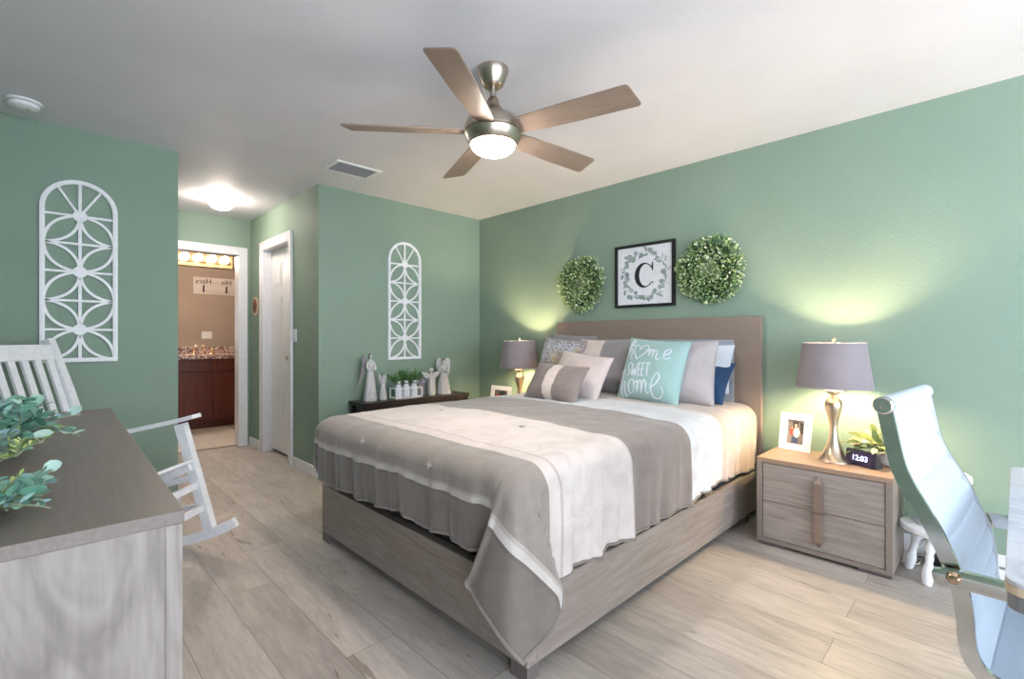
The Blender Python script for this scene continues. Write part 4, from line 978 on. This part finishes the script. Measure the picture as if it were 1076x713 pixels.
for c0, rad, hz, cnt in (((.07, .20, .05), .15, 1.0, 46), ((.06, -.305, .015), .10, .6, 26), ((-.08, .05, .03), .12, .9, 20), ((.02, .08, .04), .12, .9, 18)):
    for i in range(cnt):
        a = random.uniform(0, 2*PI); e_ = random.uniform(.05, 1.25)*hz
        d = (math.cos(a)*math.cos(e_)*.8, math.sin(a)*math.cos(e_), math.sin(e_))
        sprig((c0[0]+random.uniform(-.02, .02), c0[1]+random.uniform(-.03, .03), c0[2]), d, rad*random.uniform(.45, 1.0), random.randint(5, 8), .040 if c0[1] > -.1 else .030, rnd=1 if random.random() < .75 else 0)
for i in range(26):
    a = random.uniform(0, 2*PI); e_ = random.uniform(.1, 1.1); c0 = random.choice(((.085, .02, .03), (.03, .10, .05), (.065, -.30, .01), (.12, .15, .03)))
    sprig(c0, (math.cos(a)*math.cos(e_), math.sin(a)*math.cos(e_), math.sin(e_)), random.uniform(.04, .08), 12, .015, lime=True, rnd=0)
b.build('eucalyptus_leaves', EUC, es, 'leaf'); sb.build('stems', plain('euc_stem', S(150, 160, 130), .6), es)

# ------------------------------------------------------------------ stool with canister beside the nightstand
sc = (3.11, .205)
stl = thing('wooden_stool', 'small white round wooden stool between the nightstand and the office chair', 'stool', (sc[0], sc[1], 0), math.radians(28))
b = MB(); b.lathe([(.145, .222), (.154, .228), (.156, .24), (.152, .252), (.14, .256)], 40); b.build('seat', WHITE, stl, 30)
for sx in (-1, 1):
    for sy in (-1, 1):
        p0 = Vector((sx*.06, sy*.06, .222)); p1 = Vector((sx*.092, sy*.092, 0)); n_ = 14
        b = MB(); prof = [.017, .018, .020, .021, .018, .014, .017, .014, .018, .022, .024, .023, .021, .018]
        b.tube([p0.lerp(p1, i/(n_-1)) for i in range(n_)], prof, 14); b.build('leg', WHITE, stl, True)
cs = thing('canister', 'tall white canister standing on the small stool', 'canister', (sc[0]+.01, sc[1]-.01, .256))
b = MB(); b.lathe([(.098, 0), (.102, .004), (.102, .225), (.100, .23)], 40); b.build('body', WHITE, cs, 30)
b = MB(); b.lathe([(.105, .225), (.105, .25), (.09, .262), (.02, .266), (.018, .28), (.004, .284)], 40); b.build('lid', WHITE, cs, 30)
pa = thing('power_adapter', 'black round power adapter on the cable tangle under the stool', 'adapter', (3.27, .24, 0))
b = MB(); b.lathe([(.03, 0), (.034, .005), (.034, .07), (.028, .078)], 24, M=RM((0, 0, 0), 0, 0, 0)); b.build('housing', BLACK, pa, True)
b = MB(); b.tube(spline([(0, .03, .03), (.02, .08, .012), (-.03, .12, .006)], 5), .003, 6); b.build('cable', BLACK, pa, True)
b = MB(); random.seed(4)
for i in range(5):
    pts = [(3.18+random.uniform(0, .17), .36-.32*t_/7+random.uniform(-.02, .02), .008+random.uniform(0, .05)*(i % 2)+(.12*math.sin(PI*t_/7) if i > 2 else 0)) for t_ in range(8)]
    pts[0] = (pts[0][0], pts[0][1], .006); pts[-1] = (pts[-1][0], pts[-1][1], .006)
    b.tube(spline(pts, 5), .0032, 6)
tag(b.build('cable_tangle', plain('pale_cable', S(206, 200, 192), .5), smooth=True), 'pale cables tangled on the floor under the small stool', 'cables')
b = MB(); b.box(3.30, 3.375, -.10, .20, 0, .045, .006); po = tag(b.build('power_strip', WHITE), 'white power strip on the floor against the baseboard behind the stool', 'power strip')
b = MB()
for i in range(5): b.box(3.322, 3.352, -.08+i*.052, -.045+i*.052, .045, .0465)
b.build('sockets', plain('socket_grey', S(120, 118, 116), .5), po)

# ------------------------------------------------------------------ office chair
oc = thing('office_chair', 'white ribbed high-back office chair with chrome frame at the desk, right edge', 'office chair', (1.66, -.210, 0), math.radians(-4))
PROF = [(.190, 1.003), (.181, .953), (.164, .867), (.144, .817), (.128, .787), (.099, .732), (.073, .668), (.057, .621), (.048, .563), (.044, .503), (.034, .467), (.012, .443), (-.03, .430), (-.12, .432), (-.28, .448), (-.40, .450), (-.455, .432), (-.475, .405)]
path = spline([(0, y+.20, z) for y, z in PROF], 16)
HW_ = .235
def off(path, o):
    out = []
    for i, p in enumerate(path):
        a = path[max(0, i-1)]; c = path[min(len(path)-1, i+1)]; t_ = (c-a).normalized(); n_ = Vector((0, t_.z, -t_.y)); out.append(p+n_*o)
    return out
# arclength ribs
al = [0]
for a, c in zip(path, path[1:]): al.append(al[-1]+(c-a).length)
top_, bot_ = [], []
for o_s, lst in ((1, top_), (-1, bot_)):
    for i, p in enumerate(path):
        rib = abs(math.sin(PI*al[i]/.066))**.5; lst.append(off(path, o_s*(.003+.008*rib))[i])
VIN = fabric('white_vinyl', S(186, 198, 212), .95, 700, .5, 0)
b = MB(); nx = 24
def sheet(lst, flip):
    rows = []
    for p in lst: rows.append([b.bm.verts.new((-HW_+2*HW_*j/nx, p.y, p.z)) for j in range(nx+1)])
    for r0, r1 in zip(rows, rows[1:]):
        for j in range(nx):
            q = [r0[j], r0[j+1], r1[j+1], r1[j]]; b.face(q[::-1] if flip else q)
    return rows
r1 = sheet(top_, False); r2 = sheet(bot_, True)
for a, c in ((0, 0), (nx, nx)):
    for i in range(len(r1)-1): b.face([r1[i][a], r1[i+1][a], r2[i+1][a], r2[i][a]])
b.build('upholstery', VIN, oc, 60)
fine = path
for s_ in (-1, 1):
    b = MB(); b.bar([(s_*(HW_+.007), p.y, p.z) for p in fine[::4]], .014, .026, (0, .9, .3)) if False else None
    pts = [(s_*(HW_+.006), p.y, p.z) for p in fine[::4]]
    rings = []
    for i, p in enumerate(pts):
        a = Vector(pts[max(0, i-1)]); c = Vector(pts[min(len(pts)-1, i+1)]); T = (c-a).normalized(); n_ = Vector((0, T.z, -T.y)); P_ = Vector(p)
        rings.append([b.bm.verts.new(P_+Vector((dx, 0, 0))+n_*dn) for dx, dn in ((-.006, -.015), (.006, -.015), (.008, 0), (.006, .015), (-.006, .015))])
    for A, B in zip(rings, rings[1:]):
        for j in range(5): b.face([A[j], A[(j+1) % 5], B[(j+1) % 5], B[j]])
    b.face(rings[0][::-1]); b.face(rings[-1]); b.build('side_frame', CHROME, oc, 50)
for (y, z) in ((PROF[0][0]+.20, PROF[0][1]), (PROF[-1][0]+.20, PROF[-1][1])):
    b = MB(); b.lathe([(.020, -HW_-.004), (.020, HW_+.004)], 24, M=RM((0, y, z), 0, PI/2)); b.build('end_roll', VIN, oc, 30)
    for s_ in (-1, 1):
        b = MB(); b.lathe([(.021, 0), (.021, .012), (.017, .014), (.017, .011), (.009, .011), (.009, .014), (.002, .015)], 24, M=RM((s_*(HW_+.003), y, z), 0, s_*PI/2)); b.build('roll_cap', CHROME, oc, True)
for s_ in (-1, 1):
    x_ = s_*(HW_+.03)
    b = MB(); pts = spline([(x_, .297, .636), (x_, .25, .645), (x_, .16, .648), (x_, .02, .648), (x_, -.10, .640), (x_, -.135, .60), (x_, -.13, .52), (x_, -.10, .45)], 5)
    b.bar(pts, .012, .036, (0, .25, 1)) if False else None
    rings = []
    for i, p in enumerate(pts):
        a = pts[max(0, i-1)]; c = pts[min(len(pts)-1, i+1)]; T = (c-a).normalized(); n_ = Vector((0, -T.z, T.y)); hh = .019 if i > 0 else .010
        rings.append([b.bm.verts.new(p+Vector((dx, 0, 0))+n_*dn*hh) for dx, dn in ((-.007, -1), (.007, -1), (.009, 0), (.007, 1), (-.007, 1), (-.009, 0))])
    for A, B in zip(rings, rings[1:]):
        for j in range(6): b.face([A[j], A[(j+1) % 6], B[(j+1) % 6], B[j]])
    b.face(rings[0][::-1]); b.face(rings[-1]); ar = b.build('armrest', CHROME, oc, 50)
    b = MB(); b.lathe([(.013, -.014), (.013, .012), (.008, .018), (.002, .019)], 20, M=RM((x_, .262, .648), 0, -PI/2 if s_ < 0 else PI/2)); b.build('arm_bolt', plain('copper_tinted_chrome', S(214, 180, 150), .15, 1), ar, True)
b = MB(); b.lathe([(.025, .09), (.025, .30), (.018, .30), (.018, .42)], 24); b.build('gas_column', CHROME, oc, 30)
b = MB(); b.box(-.20, .20, -.04, .04, .385, .415, .006); b.build('seat_bracket', CHROME, oc)
for k_ in range(5):
    a = 2*PI*k_/5+.95; b = MB(); b.bar([(.02*math.cos(a), .02*math.sin(a), .115), (.28*math.cos(a), .28*math.sin(a), .075)], .03, .022, (0, 0, 1)); lg = b.build('base_arm', CHROME, oc)
    b = MB(); cx_, cy_ = .28*math.cos(a), .28*math.sin(a)
    for s_ in (-.016, .016): b.lathe([(.022, -.009), (.026, -.006), (.026, .006), (.022, .009)], 20, M=RM((cx_+s_*math.sin(a), cy_-s_*math.cos(a), .026), 0, PI/2, a+PI/2))
    b.lathe([(.006, .026), (.006, .075)], 10, c=(cx_, cy_, 0)); b.build('caster', BLACK, lg, True)

# ------------------------------------------------------------------ desk
k = NT('pale_marble_laminate', .35); v = k.coord(); n1 = k.noise(v, 6, 6, .65, 1.6)
k.col(k.ramp(n1, [(.3, S(176, 177, 184)), (.5, S(204, 205, 211)), (.7, S(194, 195, 202))])); MARB = k.m
dk = thing('desk', 'pale marble-topped desk with a rounded corner, right edge of the photo', 'desk', (1.70, -.36, 0), math.radians(-1))
X0, X1, Y0, Y1 = -.53, .54, -.36, .345
def rr_poly(x0, x1, y0, y1, r):
    out = []
    for cx_, cy_, a0 in ((x1-r, y1-r, 0), (x0+r, y1-r, 90), (x0+r, y0+r, 180), (x1-r, y0+r, 270)):
        for i in range(7): a = math.radians(a0+15*i); out.append((cx_+r*math.cos(a), cy_+r*math.sin(a)))
    return out
b = MB(); b.prism(rr_poly(X0, X1, Y0, Y1, .03), .742, .75, bev=.001); b.build('desktop', MARB, dk)
b = MB(); b.prism(rr_poly(X0-.001, X1+.001, Y0-.001, Y1+.001, .031), .728, .742); b.build('wood_edge', plain('warm_wood_edge', S(206, 184, 158), .5), dk)
b = MB(); b.prism(rr_poly(X0+.002, X1-.002, Y0+.002, Y1-.002, .03), .700, .728); b.build('metal_apron', plain('grey_metal', S(150, 152, 156), .35, .6), dk)
for sx in (X0+.05, X1-.05):
    for sy in (Y0+.05, Y1-.16):
        b = MB(); b.box(sx-.018, sx+.018, sy-.018, sy+.018, 0, .70, .002); b.build('leg', plain('dark_metal_leg', S(46, 46, 50), .4, .5), dk)
